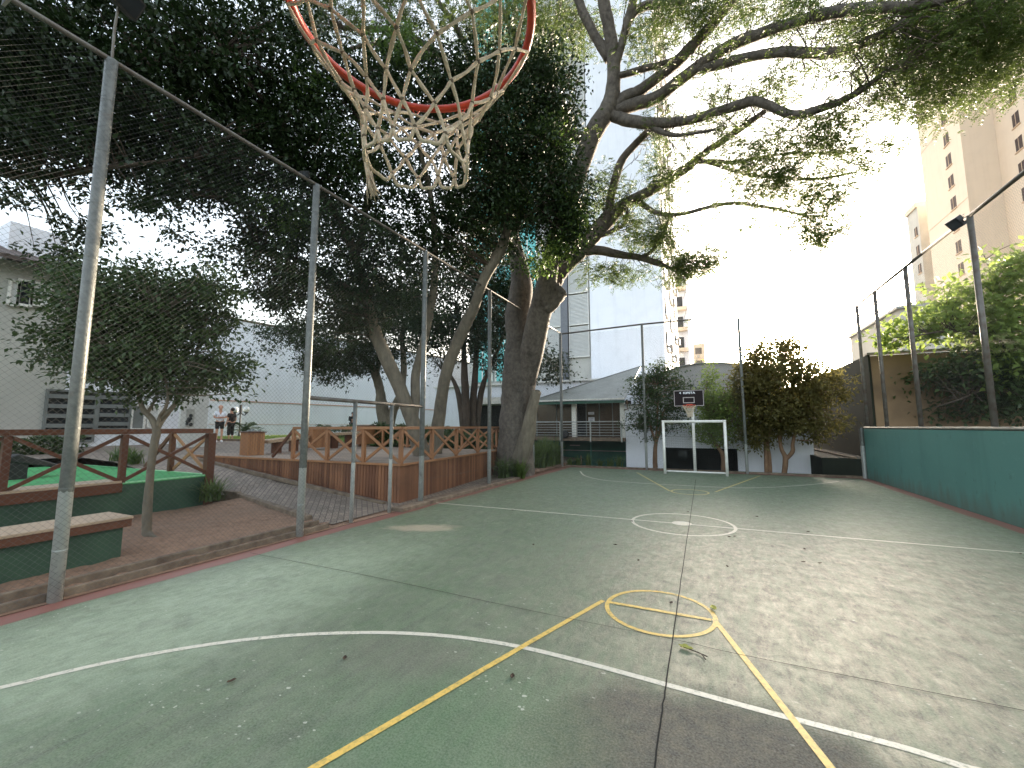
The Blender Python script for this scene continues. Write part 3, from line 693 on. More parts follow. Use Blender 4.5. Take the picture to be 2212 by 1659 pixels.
for z in (1.33, 1.46, 1.59, 1.72, 1.85): rl.tube([(-9.6, YV - 0.03, z), (-3.59, YV - 0.03, z)], 0.013, 6)
rl.tube([(-9.6, YV - .03, 1.985), (-3.59, YV - .03, 1.985)], 0.026, 8)
rl = rl.build('railing', M['silver'], ver)
for x in (-9.5, -8.1, -6.6, -5.07, -3.59):
    b = MB(); b.box(x - .03, x + .03, YV - .055, YV - .005, 1.014, 1.995); b.build('baluster', M['silver'], rl)
# roof: one hip slope plus end slope
rfz = 3.06
e0, e1 = (-8.1, YV - 0.25, rfz), (-3.36, YV - 0.25, rfz)
rdg0, rdg1 = (-2.9, 23.0, 4.95), (-2.85, 23.0, 4.97)
b = MB(); b.add([e0, e1, (-3.14, 23.9, 5.09), (-8.1, 27.7, 3.08), tuple(np.array(e0) - (0, 0, .06)), tuple(np.array(e1) - (0, 0, .06)), (-3.14, 23.9, 5.03), (-8.1, 27.7, 3.02)],
                [(0, 1, 2), (0, 2, 3), (6, 5, 4), (7, 6, 4), (0, 4, 5, 1), (1, 5, 6, 2), (2, 6, 7, 3), (3, 7, 4, 0)]); b.build('roof', M['grey_roof'], ver)
b = MB(); b.beam(np.array(e0) + (0.02, 0, 0.02), (-3.16, 23.92, 5.11), 0.07, 0.04); b.build('ridge_cap', M['frame_grey'], ver)
b = MB(); b.box(-8.107, -3.381, YV - 0.22, YV - 0.1, 2.870, 2.993); b.build('fascia', M['green_trim'], ver)
b = MB(); b.box(-8.128, -3.371, YV - 0.33, YV - 0.255, 3.009, 3.083); b.build('gutter', M['white_metal'], ver)
b = MB(); b.tube([(-3.25, YV - 0.3, 2.98), (-3.25, YV - 0.3, 2.55), (-3.41, YV - .3, 2.5)], 0.025, 6); b.build('downpipe', M['bark_red'], ver)
for (xa, xb, za, zb, lines, lab) in ((-5.62, -5.30, 2.39, 2.52, [(0.5, .7)], 'small white notice taped high on the veranda window'), (-5.62, -5.29, 2.02, 2.24, [(0.8, .6), (0.62, .8), (0.35, .5), (0.18, .6)], 'larger white notice taped below the other on the veranda window')):
    t = thing('notice', lab, 'notice', (xa, 21.7, za))
    b = MB(); b.box(xa, xb, 21.733, 21.744, za, zb); b.build('sheet', M['paper'], t)
    b = MB(); hgt = zb - za
    for fz, wd in lines:
        n = 9
        for i in range(n):
            x = xa + (xb - xa) * (0.5 - wd / 2 + wd * (i + .5) / n); b.box(x - .009, x + .007, 21.723, 21.728, za + hgt * fz - .009, za + hgt * fz + .009)
    b.build('lettering', M['ink'], t)
t = thing('speaker_disc', 'round black disc hanging on the veranda railing', 'disc', (-6.3, YV - .12, 1.39))
b = MB(); b.lathe((-6.33, YV - .14, 1.375), [(0.05, -.06), (0.17, -.05), (0.205, 0), (0.17, .05), (0.05, .06)], 20, (0, 1, 0)); b.build('disc', M['black'], t)
b = MB(); b.box(-6.36, -6.30, YV - .09, YV - .06, 1.323, 1.483); b.build('clip', M['frame_grey'], t)
t = MB(); q = gnd(1251, 1006, 0.0); t.tube([(q[0], q[1] + 0.35, 0), (q[0], q[1] + .35, .42)], 0.035, 8)
tag(t.build('stake', M['kerb']), 'short pale stake in the plants by the far left court corner', 'stake')

# ================================================================== TALL BUILDINGS
TY = 36.0
tb = thing('apartment_tower', 'tall white building with turquoise glass and a blank wall behind the big tree', 'building', (-8, TY, 0))
xa = lambda px, Y=TY: float(aty(px, 780, Y)[0])
HT = 58
b = MB(); b.box(xa(1277), xa(1438), TY, TY + 22, 0, HT); b.build('blank_wall', M['white_wall'], tb)
b = MB(); b.box(xa(1010), xa(1276.5), TY + 0.35, TY + 20, 0, HT); b.build('core_wall', M['cream'], tb)
b = MB(); b.box(xa(1213), xa(1228), TY - 0.12, TY + 0.3, 5.2, HT); b.build('dark_pilaster', M['dark_tile'], tb)
z = 8.05; kfl = 0
while z < HT - 3:
    for (pa, pb) in ((1229.5, 1273), (1165, 1211)):
        m_ = MB(); x0_, x1_ = xa(pa), xa(pb)
        for i in range(22):
            zz = z + 0.12 + i * 2.72 / 22; m_.beam((x0_ + .05, TY + .16, zz), (x1_ - .05, TY + .16, zz), 0.10, 0.085)
        m_ = m_.build('louvre_panel', M['louvre'], tb)
        fr = MB(); fr.box(x0_, x1_, TY + 0.08, TY + .3, z - .06, z + .03); fr.box(x0_, x0_ + .05, TY + .1, TY + .3, z + .033, z + 2.85); fr.box(x1_ - .05, x1_, TY + .1, TY + .3, z + .033, z + 2.85); fr.build('louvre_frame', M['white_metal'], m_)
    z += 2.98; kfl += 1
# turquoise glazing strips on the left part
for (pa, pb) in ((1020, 1062), (1070, 1108), (1118, 1160)):
    for k2, zz in enumerate(np.arange(6.2, HT - 3, 6.0)):
        b = MB(); b.box(xa(pa), xa(pb), TY + 0.18, TY + .3, zz, zz + 5.6); w = b.build('curtain_glass', M['glass_green'], tb)
        b = MB()
        for q in np.linspace(0, 1, 3): b.box(xa(pa) + (xa(pb) - xa(pa)) * q - .04, xa(pa) + (xa(pb) - xa(pa)) * q + .04, TY + .1, TY + .175, zz, zz + 5.6)
        b.build('mullion', M['white_metal'], w)
for (pa, pb) in ((1168, 1188), (1191, 1211)):
    b = MB(); b.box(xa(pa), xa(pb), TY + 0.2, TY + .3, 4.9, 6.2); w = b.build('window', M['glass_dark'], tb)
    b = MB(); b.box(xa(pa) - .08, xa(pa), TY + 0.1, TY + .32, 4.8, 6.3); b.box(xa(pb), xa(pb) + .08, TY + .1, TY + .32, 4.8, 6.3); b.build('frame', M['white_metal'], w)
b = MB(); b.box(xa(1030), xa(1438), 29.0, TY - .15, 0, 5.0); b.build('podium', M['white_wall'], tb)
b = MB(); b.box(xa(1030) - .1, xa(1438) + .1, 28.8, TY - .2, 5.003, 5.12); b.build('podium_cap', M['white_metal'], tb)
# flank in the sun with balconies and air conditioners
xs = xa(1438) + 0.003
for fl in range(17):
    z0_ = 4.6 + fl * 3.0
    for yy in (37.5, 43.5, 50.0):
        b = MB(); b.box(xs, xs + 0.12, yy, yy + 1.6, z0_ + .9, z0_ + 2.3); b.build('window', M['glass_dark'], tb)
        if (fl * 3 + int(yy)) % 2 == 0:
            b = MB(); b.box(xs, xs + 0.42, yy + 2.0, yy + 2.85, z0_ + 0.8, z0_ + 1.5); b.build('air_conditioner', M['ac'], tb, bevel=0.03)
        b = MB(); b.box(xs, xs + 0.22, yy - .2, yy + 1.8, z0_ + .72, z0_ + .86); b.build('sill', M['white_metal'], tb)
t2 = thing('apartment_block', 'pale apartment block standing past the sunlit flank of the white tower', 'building', (-1, 64, 0))
b = MB(); b.box(aty(1440, 700, 64)[0], aty(1487, 700, 64)[0], 64, 84, 0, 27); b.build('wall', M['white_wall'], t2)
for fl in range(8):
    b = MB(); x0_, x1_ = aty(1462, 700, 63.8)[0], aty(1476, 700, 63.8)[0]; b.box(x0_, x1_, 63.85, 64, 4 + fl * 3.0, 5.6 + fl * 3.0); b.build('window', M['glass_dark'], t2)
    b = MB(); b.box(x0_ - .1, x1_ + .5, 63.0, 63.84, 3.4 + fl * 3.0, 3.9 + fl * 3.0); b.build('balcony', M['beige'], t2)
t3 = thing('far_block', 'small distant apartment block between the white tower and the sun', 'building', (0, 110, 0))
fx = [aty(p, 760, 110)[0] for p in (1488, 1497, 1502, 1516, 1523)]; zt = aty(1508, 742, 110)[2]
b = MB(); b.box(fx[1], fx[4], 110, 122, 0, zt); b.box(fx[0], fx[1] - .01, 112, 120, 0, zt - 5); b.build('wall', M['beige'], t3)
for fl in range(7):
    b = MB(); zz = zt - 2.6 - fl * 3.1; b.box(fx[2], fx[3], 109.9, 110.0, zz, zz + 1.5); b.build('window', M['glass_brown'], t3)
    b = MB(); b.box(fx[2] + .4, fx[3] - .5, 109.5, 109.95, zz - 1.0, zz - .35); b.build('air_conditioner', M['ac'], t3)

bt = thing('beige_tower', 'tall beige apartment tower with small windows beyond the right hand fence', 'building', (34, 50, 0))
BX = 30.0
yb = [float(atx(p, 350, BX)[1]) for p in (1990, 2082)]
yc = float(atx(2120, 350, BX + 3.0)[1])
b = MB(); b.box(BX, BX + 18, yb[1], yb[0], 0, 62); b.build('wall', M['beige'], bt)
b = MB(); b.box(BX + 3.0, BX + 18, yb[1] - 30, yb[1] - .02, 0, 66); b.build('recessed_wall', M['beige'], bt)
M['win_dark'] = mat('matt_window', lin(92, 80, 76), lin(70, 62, 60), 0.7, 2, spec=0.1)  # matt grey-brown pane colour
def win(X, y, z, root, w=0.9, h=1.3):
    b = MB(); b.box(X - 0.02, X + 0.02, y - w / 2, y + w / 2, z, z + h); o = b.build('window', M['win_dark'], root)
    b = MB(); b.box(X - .05, X - .021, y - .03, y + .03, z, z + h); b.build('mullion', M['beige_dark'], o)
    b = MB(); b.box(X - 0.12, X - 0.003, y - w / 2 - .1, y + w / 2 + .1, z - .16, z - .04); b.build('sill', M['beige_dark'], o)
yw = float(atx(2052, 370, BX)[1]); yw2 = float(atx(2135, 330, BX + 3)[1]); yw3 = float(atx(2200, 300, BX + 3)[1])
for fl in range(20):
    z = 3.2 + fl * 2.9; win(BX, yw, z, bt, 1.2, 1.5); win(BX + 3.0, yw2, z, bt, 1.1, 1.5)
    win(BX + 3.0, yw3, z, bt, 1.1, 1.5)
b = MB()
for fl in range(5):
    z = 6.0 + fl * 11.6; b.box(BX - .03, BX - .004, yb[1] + .01, yb[0] - .01, z, z + .06); b.box(BX + 2.97, BX + 2.996, yb[1] - 30, yb[1] - .05, z, z + .06)
b.build('joint_line', M['beige_dark'], bt)
bl = thing('beige_block', 'lower pale beige tower touching the far side of the big beige tower', 'building', (34, 62, 0))
B2 = 30.6; y2 = [float(atx(p, 520, B2)[1]) for p in (1964, 1989)]; z2 = float(atx(1976, 452, B2)[2])
b = MB(); b.box(B2, B2 + 10, max(y2[1], yb[0] + .05), y2[0], 0, z2); b.build('wall', M['cream'], bl)
b = MB(); b.box(B2 - .2, B2 + 10.2, max(y2[1], yb[0] + .05), y2[0] + .2, z2 + .003, z2 + .8); b.build('parapet', M['beige'], bl)
yw4 = float(atx(1981, 520, B2)[1])
for fl in range(11): win(B2, yw4, z2 - 4.2 - fl * 2.9, bl, 1.0, 1.4)
lo = thing('low_block', 'low pale building seen through the leaves above the brown wall', 'building', (12, 34, 0))
b = MB(); qa = aty(1942, 660, 34); qb = aty(2075, 660, 34); b.box(qa[0], qb[0], 34, 44, 0, float(aty(1940, 668, 34)[2])); b.build('wall', M['cream'], lo)
b = MB(); b.box(qa[0] - .2, qb[0] + .2, 33.8, 44.2, float(aty(1940, 668, 34)[2]) + .003, float(aty(1940, 662, 34)[2])); b.build('roof', M['grey_roof'], lo)

# boundary wall of the plaza and the house on the left
bw = thing('boundary_wall', 'very tall white blank wall behind the plaza trees', 'wall', (-30, 30, 0))
WA, WB = np.array([-30.2, 13.5, 0]), np.array([-24.2, 47, 0]); WN = np.array([WB[1] - WA[1], -(WB[0] - WA[0]), 0]); WN /= np.linalg.norm(WN)
b = MB(); b.poly_prism([WA + (0, 0, .6), WB + (0, 0, .6), WB + (0, 0, 9.2), WA + (0, 0, 9.2)], -WN * .4); b.build('wall_body', M['white_wall'], bw)
b = MB(); b.beam(WA + WN * .03 + (0, 0, 3.55), WB + WN * .03 + (0, 0, 3.55), .04, .06); b.beam(WA + WN * .015 + (0, 0, 1.95), WB + WN * .015 + (0, 0, 1.95), .02, .02); b.build('cable', M['skin'], bw)
b = MB(); b.beam(WA - WN * .2 + (0, 0, 9.28), WB - WN * .2 + (0, 0, 9.28), .55, .14); b.build('wall_cap', M['kerb'], bw)
sh = thing('dark_shelter', 'dark open shelter with a white roof edge behind the multi stemmed tree', 'shelter', (-13, 26, 0))
qa, qb = aty(1003, 875, 25), aty(1090, 875, 25)
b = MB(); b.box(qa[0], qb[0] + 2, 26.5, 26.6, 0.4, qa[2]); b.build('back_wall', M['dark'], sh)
b = MB(); b.box(qa[0] - .2, qb[0] + 2, 24.7, 26.7, qa[2] + .003, qa[2] + .45); b.build('roof', M['white_metal'], sh)
b = MB(); b.box(qa[0], qa[0] + .12, 24.9, 25.0, 0.4, qa[2]); b.box(qb[0], qb[0] + .12, 24.9, 25.0, 0.4, qa[2]); b.build('column', M['frame_grey'], sh)

hs = thing('house', 'two storey pale house with a brown tiled eave on the left edge', 'house', (-21, 6, 0))
HX = -21.0
yA, yB = -6.0, float(atx(452, 880, HX)[1]); zE = float(atx(60, 572, HX)[2])
zM = float(atx(60, 690, HX)[2])
yU = float(atx(165, 620, HX)[1])
b = MB(); b.box(HX - 8, HX, yA, yU, 0.6, zE); b.build('upper_wall', M['cream'], hs)
b = MB(); b.box(HX - 8, HX + 0.02, yU + .003, yB, 0.6, float(atx(452, 772, HX)[2])); b.build('lower_wall', M['white_wall'], hs)
b = MB(); b.add([(HX + .7, yA, zE - .12), (HX + .7, yU + .5, zE - .12), (HX - 4, yU + .5, zE + 1.5), (HX - 4, yA, zE + 1.5), (HX + .7, yA, zE + .02), (HX + .7, yU + .5, zE + .02), (HX - 4, yU + .5, zE + 1.66), (HX - 4, yA, zE + 1.66)],
                [(0, 3, 2, 1), (4, 5, 6, 7), (0, 1, 5, 4), (1, 2, 6, 5), (2, 3, 7, 6), (3, 0, 4, 7)])
for yy in np.arange(yA, yU + .5, 0.34): b.tube([(HX + .72, yy, zE - .02), (HX - 3.9, yy, zE + 1.66)], 0.06, 6)
b.build('roof', M['tile_roof'], hs)
b = MB(); c_ = atx(60, 545, HX - 2); b.box(HX - 3, HX - 1.6, c_[1] - .6, c_[1] + .9, zE, zE + 1.9); b.build('chimney', M['white_wall'], hs)
def hwin(p0, p1, m_=M['glass_dark'], bars=0):
    a_, c_ = atx(*p0, HX), atx(*p1, HX); y0_, y1_ = min(a_[1], c_[1]), max(a_[1], c_[1]); z0_, z1_ = min(a_[2], c_[2]), max(a_[2], c_[2])
    b = MB(); b.box(HX + .03, HX + .06, y0_, y1_, z0_, z1_); w = b.build('window', m_, hs)
    b = MB(); b.box(HX + .025, HX + .12, y0_ - .07, y0_, z0_ - .07, z1_ + .07); b.box(HX + .025, HX + .12, y1_, y1_ + .07, z0_ - .07, z1_ + .07)
    b.box(HX + .025, HX + .14, y0_ - .003, y1_ + .003, z0_ - .09, z0_ - .005); b.box(HX + .025, HX + .12, y0_, y1_, z1_ + .004, z1_ + .07)
    for i in range(bars): zz = z0_ + (z1_ - z0_) * (i + .5) / bars; b.box(HX + .07, HX + .15, y0_ + .002, y1_ - .002, zz - .07, zz + .07)
    b.build('frame', M['white_metal'] if not bars else M['frame_grey'], w)
hwin((38, 655), (66, 612)); hwin((18, 655), (36, 612), M['louvre']); hwin((68, 655), (105, 620), M['louvre'])
hwin((92, 952), (205, 850), M['glass_dark'], 5); hwin((208, 925), (280, 852), M['glass_dark'], 4); hwin((282, 925), (310, 878), M['frame_grey'])
hwin((318, 920), (340, 880), M['louvre'])
um = thing('patio_umbrella', 'taupe patio umbrella in front of the house at the left edge', 'umbrella', (-14.5, 1.2, .8))
uc = atd(-25, 712, 15.5); b = MB(); b.lathe(uc - np.array([0, 0, .25]), [(1.9, 0), (1.86, .08), (1.0, .45), (.05, .8)], 8); b.build('canopy', M['awning'], um)
b = MB(); b.tube([uc + np.array([.55, .35, .4]), (uc[0] + .55, uc[1] + .35, hz(uc[0]))], .035, 8); b.build('pole', M['black'], um)
kb = thing('map_board', 'pale notice wall with a dark and white picture behind the timber railing', 'sign board', (-20, 11, 1))
KX = -18.4
k0, k1 = atx(388, 925, KX), atx(451, 872, KX)
b = MB(); b.box(KX - .12, KX, k0[1], k1[1], hz(KX), k1[2] + .9); b.build('panel', M['louvre'], kb)
k2, k3 = atx(400, 921, KX), atx(420, 884, KX)
b = MB(); b.box(KX + .003, KX + .03, k2[1], k3[1], k2[2], k3[2]); p_ = b.build('picture', M['silver'], kb)
b = MB()
for i in range(9): yy = k2[1] + (k3[1] - k2[1]) * RNG.uniform(.1, .85); zz = k2[2] + (k3[2] - k2[2]) * RNG.uniform(.1, .85); b.lathe((KX + .033, yy, zz), [(RNG.uniform(.03, .1), 0), (RNG.uniform(.02, .06), .012)], 7, (1, 0, 0))
b.build('picture_patches', M['glass_dark'], p_)

# ================================================================== TIMBER DECK AND PLATFORM
DZ = 0.90
DX0, DX1 = -14.6, -6.37
def dxr(y): return -6.37 - 0.095 * (y - 7.66)
deck = thing('timber_deck', 'raised timber deck with a vertical board skirt beside the fence', 'deck', (-10, 10, 0))
b = MB(); y = 7.68
while y < 14.0:
    y1 = min(y + 0.138, 14.0); b.box(DX0, dxr(y1) - .005, y, y1, DZ - 0.04, DZ); y += 0.142
b.build('deck_floor', M['deck_floor'], deck)
b = MB(); x = DX1 - 0.005
while x > DX0 + .1:
    zb = hz(x) + 0.0
    if DZ - zb > 0.03:
        b.box(x - 0.078, x, 7.655 + RNG.uniform(0, .006), 7.678, zb, DZ - 0.045)
    x -= 0.093
y = 7.68
while y < 14.0:
    xx = dxr(y + .045); b.box(xx - .02, xx + RNG.uniform(0, .006), y, y + .078, -0.02, DZ - .045); y += .093
b.build('skirt', M['wood_skirt'], deck)
b = MB(); b.poly_prism([(DX0, 7.70, .72), (DX1 - .04, 7.70, -.02), (DX1 - .04, 7.70, DZ - .05), (DX0, 7.70, DZ - .05)], (0, .02, 0)); b.poly_prism([(dxr(7.72) - .05, 7.725, -.02), (dxr(14) - .05, 14, -.02), (dxr(14) - .05, 14, DZ - .05), (dxr(7.72) - .05, 7.725, DZ - .05)], (-.02, 0, 0)); b.build('skirt_gap_shade', M['dark'], deck)  # black sheets added behind the boards paint the shade in their gaps
b = MB(); b.beam((DX0, 7.64, DZ - .015), (DX1 + .03, 7.64, DZ - .015), 0.05, 0.05); b.beam((DX1 + .03, 7.668, DZ - .015), (dxr(14) + .03, 14, DZ - .015), 0.05, 0.05)
b.build('deck_edge', M['wood_rail'], deck)

def railing(root, pts, h, pw=0.085, m=M['wood_rail'], rail_h=0.07, foot=None, xskip=()):
    for i, p in enumerate(pts):
        p = np.array(p, float); b = MB()
        if foot and i in foot:
            b.box(p[0] - pw * .8, p[0] + pw * .8, p[1] - pw * .8, p[1] + pw * .8, foot[i], p[2] + h - rail_h - .003)
        else: b.box(p[0] - pw / 2, p[0] + pw / 2, p[1] - pw / 2, p[1] + pw / 2, p[2] + .002, p[2] + h - rail_h - .003)
        b.build('post', m, root, bevel=0.006)
    b = MB()
    for a, c in zip(pts[:-1], pts[1:]):
        a, c = np.array(a, float), np.array(c, float); b.beam(a + (0, 0, h - rail_h / 2), c + (0, 0, h - rail_h / 2), 0.11, rail_h)
    b.build('top_rail', m, root, bevel=0.006)
    for i, (a, c) in enumerate(zip(pts[:-1], pts[1:])):
        if i in xskip: continue
        a, c = np.array(a, float), np.array(c, float); d = (c - a) / np.linalg.norm(c - a); nn = np.array([d[1], -d[0], 0]) * 0.018
        for k, (u, v) in enumerate((((a + d * pw * .6 + (0, 0, .05)), (c - d * pw * .6 + (0, 0, h - rail_h - .04))), ((a + d * pw * .6 + (0, 0, h - rail_h - .04)), (c - d * pw * .6 + (0, 0, .05))))):
            b = MB(); s = 1 if k else -1; b.beam(u + nn * s, v + nn * s, 0.034, 0.062); b.build('brace', m, root)

dr = thing('deck_railing', 'orange brown timber railing with crossed braces around the deck', 'railing', (-9, 7.7, DZ))
fr = [aty(px, 990, 7.72) for px in (631, 705, 784, 868)]
pts = [(p[0], 7.74, DZ) for p in fr]; pts[-1] = (DX1 - .06, 7.74, DZ)
side = []
for px in (933, 986, 1032, 1073, 1105):
    d = ray(px, 960); # meet the deck's right edge
    s = (-6.37 + 0.095 * 7.66 - .06) / (d[0] + 0.095 * d[1]); side.append((d[0] * s, d[1] * s, DZ))
railing(dr, pts + side, 0.86)
rb = [(x, 13.95, DZ) for x in np.linspace(-13.9, -7.3, 6)]
railing(dr, rb, 0.86)
b = MB(); b.beam((pts[0][0], 7.74, DZ + .80), (pts[0][0] - .82, 7.74, DZ + .04), 0.05, 0.07); b.build('brace', M['wood_red'], dr)

PZ = 0.69
pf = thing('turf_platform', 'green turf platform with dark green sides and a red timber front', 'platform', (-12, 3, 0))
PX1, PX0, PYb, PYf = -10.22, -16.4, 5.78, -4.0
b = MB(); b.box(PX0, PX1, PYf, PYb, -0.05, PZ - .04); b.build('platform_side', M['dgreen'], pf)
b = MB(); b.box(PX0, PX1, PYf, PYb, PZ - .039, PZ); b.build('turf', M['turf'], pf)
b = MB(); b.box(PX1 - .05, PX1 + .012, 4.2, PYb + .012, PZ - .02, PZ + .008); b.box(PX0, PX1 - .051, PYb - .05, PYb + .012, PZ - .02, PZ + .008); b.build('turf_edging', M['turf_edge'], pf)
b = MB(); b.box(PX1 - .56, PX1 + .05, PYf, 4.19, PZ + .004, PZ + .045); b.build('seat_plank', M['wood_grey'], pf)
b = MB(); b.box(PX1 + .014, PX1 + .06, PYf, 4.2, PZ - .17, PZ + .002); b.build('front_board', M['wood_red'], pf)
be = thing('bench_step', 'lower bench step with a plank top and a dark green front by the fence', 'bench', (-7.4, 1, 0))
b = MB(); b.box(-7.64, -7.14, -4, 3.0, -0.05, 0.475); b.build('bench_base', M['dgreen'], be)
b = MB(); b.box(-7.72, -7.06, -4, 3.07, 0.53, 0.565); b.build('plank_top', M['wood_grey'], be, bevel=.006)
b = MB(); b.box(-7.12, -7.07, -4, 3.06, 0.43, 0.528); b.box(-7.7, -7.122, 3.01, 3.06, 0.43, 0.528); b.build('fascia', M['wood_red'], be)
pr = thing('platform_railing', 'dark red timber railing with crossed braces along the turf platform', 'railing', (PX1, 3, PZ))
rp = []
for px in (-240, 10, 265, 441):
    d = ray(px, 1000); s = (PX1 - .03) / d[0]; rp.append((PX1 - .03, d[1] * s, PZ))
rp[-1] = (PX1 - .03, PYb - .02, PZ)
railing(pr, rp, 1.03, 0.10, M['wood_red'], 0.10, foot={3: 0.03})
rt = [rp[-1]] + [(float(aty(px, 1000, PYb)[0]), PYb - .02, PZ) for px in (371,)]
for q in rt[1:]:
    b = MB(); b.box(q[0] - .05, q[0] + .05, q[1] - .05, q[1] + .05, PZ + .01, PZ + .93); b.build('post', M['wood_red'], pr)
b = MB(); b.beam(np.array(rt[0]) + (0, 0, .98), np.array(rt[1]) + (0, 0, .98), .10, .098); b.build('top_rail', M['wood_red'], pr)
a_, c_ = np.array(rt[0]), np.array(rt[1])
for k, (u, v) in enumerate(((a_ + (-.08, 0, .06), c_ + (.06, 0, .9)), (a_ + (-.08, 0, .9), c_ + (.06, 0, .06)))):
    b = MB(); b.beam(u + np.array([0, .03 * k, 0]), v + np.array([0, .03 * k, 0]), .03, .07); b.build('brace', M['wood_rail'], pr)
b = MB(); b.beam(c_ + (-.06, 0, .9), c_ + (-1.15, 0, .06), .05, .08); b.build('brace', M['wood_red'], pr)
bk = thing('wedge_seat', 'black wedge shaped seat with a sloping top on the green turf', 'seat', (-14, 3.2, PZ))
b0 = gnd(40, 1036, PZ); b1 = gnd(92, 1016, PZ + .1)
wy = float(b0[1]); wx = float(b0[0])
b = MB(); b.poly_prism([(wx, wy - .30, PZ + .40), (wx, wy - .02, PZ + .52), (wx - .05, wy + .62, PZ + .24), (wx - .05, wy + .62, PZ + .17), (wx, wy + .1, PZ + .30)], (-.45, .03, 0)); b.build('sloping_top', M['black'], bk, bevel=.02)
for dx in (-.02, -.40):
    b = MB(); b.box(wx + dx - .13, wx + dx, wy - .15, wy + .12, PZ + .002, PZ + .38); b.build('leg', M['black'], bk)

# wooden boxes and the bench between them
def wbox(px, py, pxr, ztop, label, d=0.55):
    g0 = gnd(px, py, hz(-13)); z0 = hz(float(g0[0])); g0 = gnd(px, py, z0); g1 = gnd(pxr, py - 2, z0)
    t = thing('wooden_box', label, 'wooden box', g0, 'square wooden boxes at the ends of the plank benches')
    w = float(np.linalg.norm(g1[:2] - g0[:2])); th = math.atan2(g1[1] - g0[1], g1[0] - g0[0])
    ca, sa = math.cos(th), math.sin(th)
    def tr(x, y, z): return (g0[0] + x * ca - y * sa, g0[1] + x * sa + y * ca, z0 + z)
    b = MB(); n = 7
    for i in range(n):
        x0_, x1_ = w * i / n + .004, w * (i + 1) / n - .004
        b.add([tr(x, y, z) for z in (0, ztop) for y in (0, .03) for x in (x0_, x1_)], [(0, 2, 3, 1), (4, 5, 7, 6), (0, 1, 5, 4), (2, 6, 7, 3), (0, 4, 6, 2), (1, 3, 7, 5)])
    for xs_ in (0.0, w - .03):
        for i in range(5):
            y0_, y1_ = .034 + d * i / 5, .034 + d * (i + 1) / 5 - .008
            b.add([tr(x, y, z) for z in (0, ztop) for y in (y0_, y1_) for x in (xs_, xs_ + .03)], [(0, 2, 3, 1), (4, 5, 7, 6), (0, 1, 5, 4), (2, 6, 7, 3), (0, 4, 6, 2), (1, 3, 7, 5)])
    b.build('side_boards', M['wood_rail'], t)
    b = MB(); b.add([tr(x, y, z) for z in (ztop + .003, ztop + .04) for y in (-.03, d + .06) for x in (-.03, w + .03)], [(0, 2, 3, 1), (4, 5, 7, 6), (0, 1, 5, 4), (2, 6, 7, 3), (0, 4, 6, 2), (1, 3, 7, 5)]); b.build('lid', M['wood_red'], t)
    return g0, z0, w, tr
g0, z0, w, tr = wbox(533, 989, 570, 0.74, 'orange brown wooden box standing in the open left of the deck railing')
t = thing('stone', 'dark stones lying on the wooden box left of the deck', 'stone', tr(w * .5, .3, .79))
b = MB()
for i in range(5): b.ball(tr(w * (.15 + .17 * i), .25 + .05 * (i % 2), .785), .04 + .012 * (i % 3), 8, 5)
b.build('stone_heap', M['frame_grey'], t)
g1, z1, w1, tr1 = wbox(674, 968, 708, 0.72, 'wooden box half hidden behind the left end of the deck railing')
g2, z2, w2, tr2 = wbox(785, 960, 830, 0.78, 'dark wooden box behind the middle of the deck railing')
def pbench(a, c, label):
    a, c = np.array(a), np.array(c); t = thing('plank_bench', label, 'bench', (a + c) / 2, 'plank benches between the wooden boxes')
    b = MB(); b.beam(a, c, .38, .10); b.build('seat', M['wood_grey'], t)
    for f in (.3, .7):
        p = a + (c - a) * f; b = MB(); b.box(p[0] - .06, p[0] + .06, p[1] - .15, p[1] + .15, hz(p[0]), p[2] - .052); b.build('leg', M['wood_red'], t)
pbench(tr(w + .05, .3, .45), tr1(-.05, .3, .43), 'plank bench between the two wooden boxes left of the deck railing')
pbench(tr1(w1 + .05, .3, .48), tr2(-.05, .3, .5), 'plank bench behind the deck railing, in front of the shrubs')

# ================================================================== GOAL AND HOOPS
gl = thing('football_goal', 'small white steel goal standing on the far end of the court', 'goal', (-.4, 16.6, 0))
ga, gb = gnd(1436, 1024), gnd(1571, 1028); GH = 1.93
ga[1] = gb[1] = (ga[1] + gb[1]) / 2
for p in (ga, gb):
    b = MB(); b.tube([(p[0], p[1], 0), (p[0], p[1], GH + .045)], 0.05, 12); b.build('post', M['white_metal'], gl, True)
b = MB(); b.tube([(ga[0] - .05, ga[1], GH), (gb[0] + .05, gb[1], GH)], 0.048, 12); b.build('crossbar', M['white_metal'], gl, True)
b = MB(); gd = 0.75; b.tube([(ga[0], ga[1] + .05, .03), (ga[0], ga[1] + gd, .03), (gb[0], gb[1] + gd, .03), (gb[0], gb[1] + .05, .03)], 0.028, 8)
b.build('base_bar', M['white_metal'], gl)
b = MB(); nx, nz = 26, 22
def gnet(u, v): return (ga[0] + (gb[0] - ga[0]) * u, ga[1] + .04 + (gd - .04) * (v ** 0.8) , GH - .04 - (GH - .09) * v - .05 * math.sin(math.pi * u) * math.sin(math.pi * min(1, v * 1.4)))
for i in range(nx + 1): b.tube([gnet(i / nx, v) for v in np.linspace(0, 1, 9)], .0016, 3, False)
for j in range(nz + 1): b.tube([gnet(u, j / nz) for u in np.linspace(0, 1, 12)], .0016, 3, False)
b.build('net', M['wire'], gl)

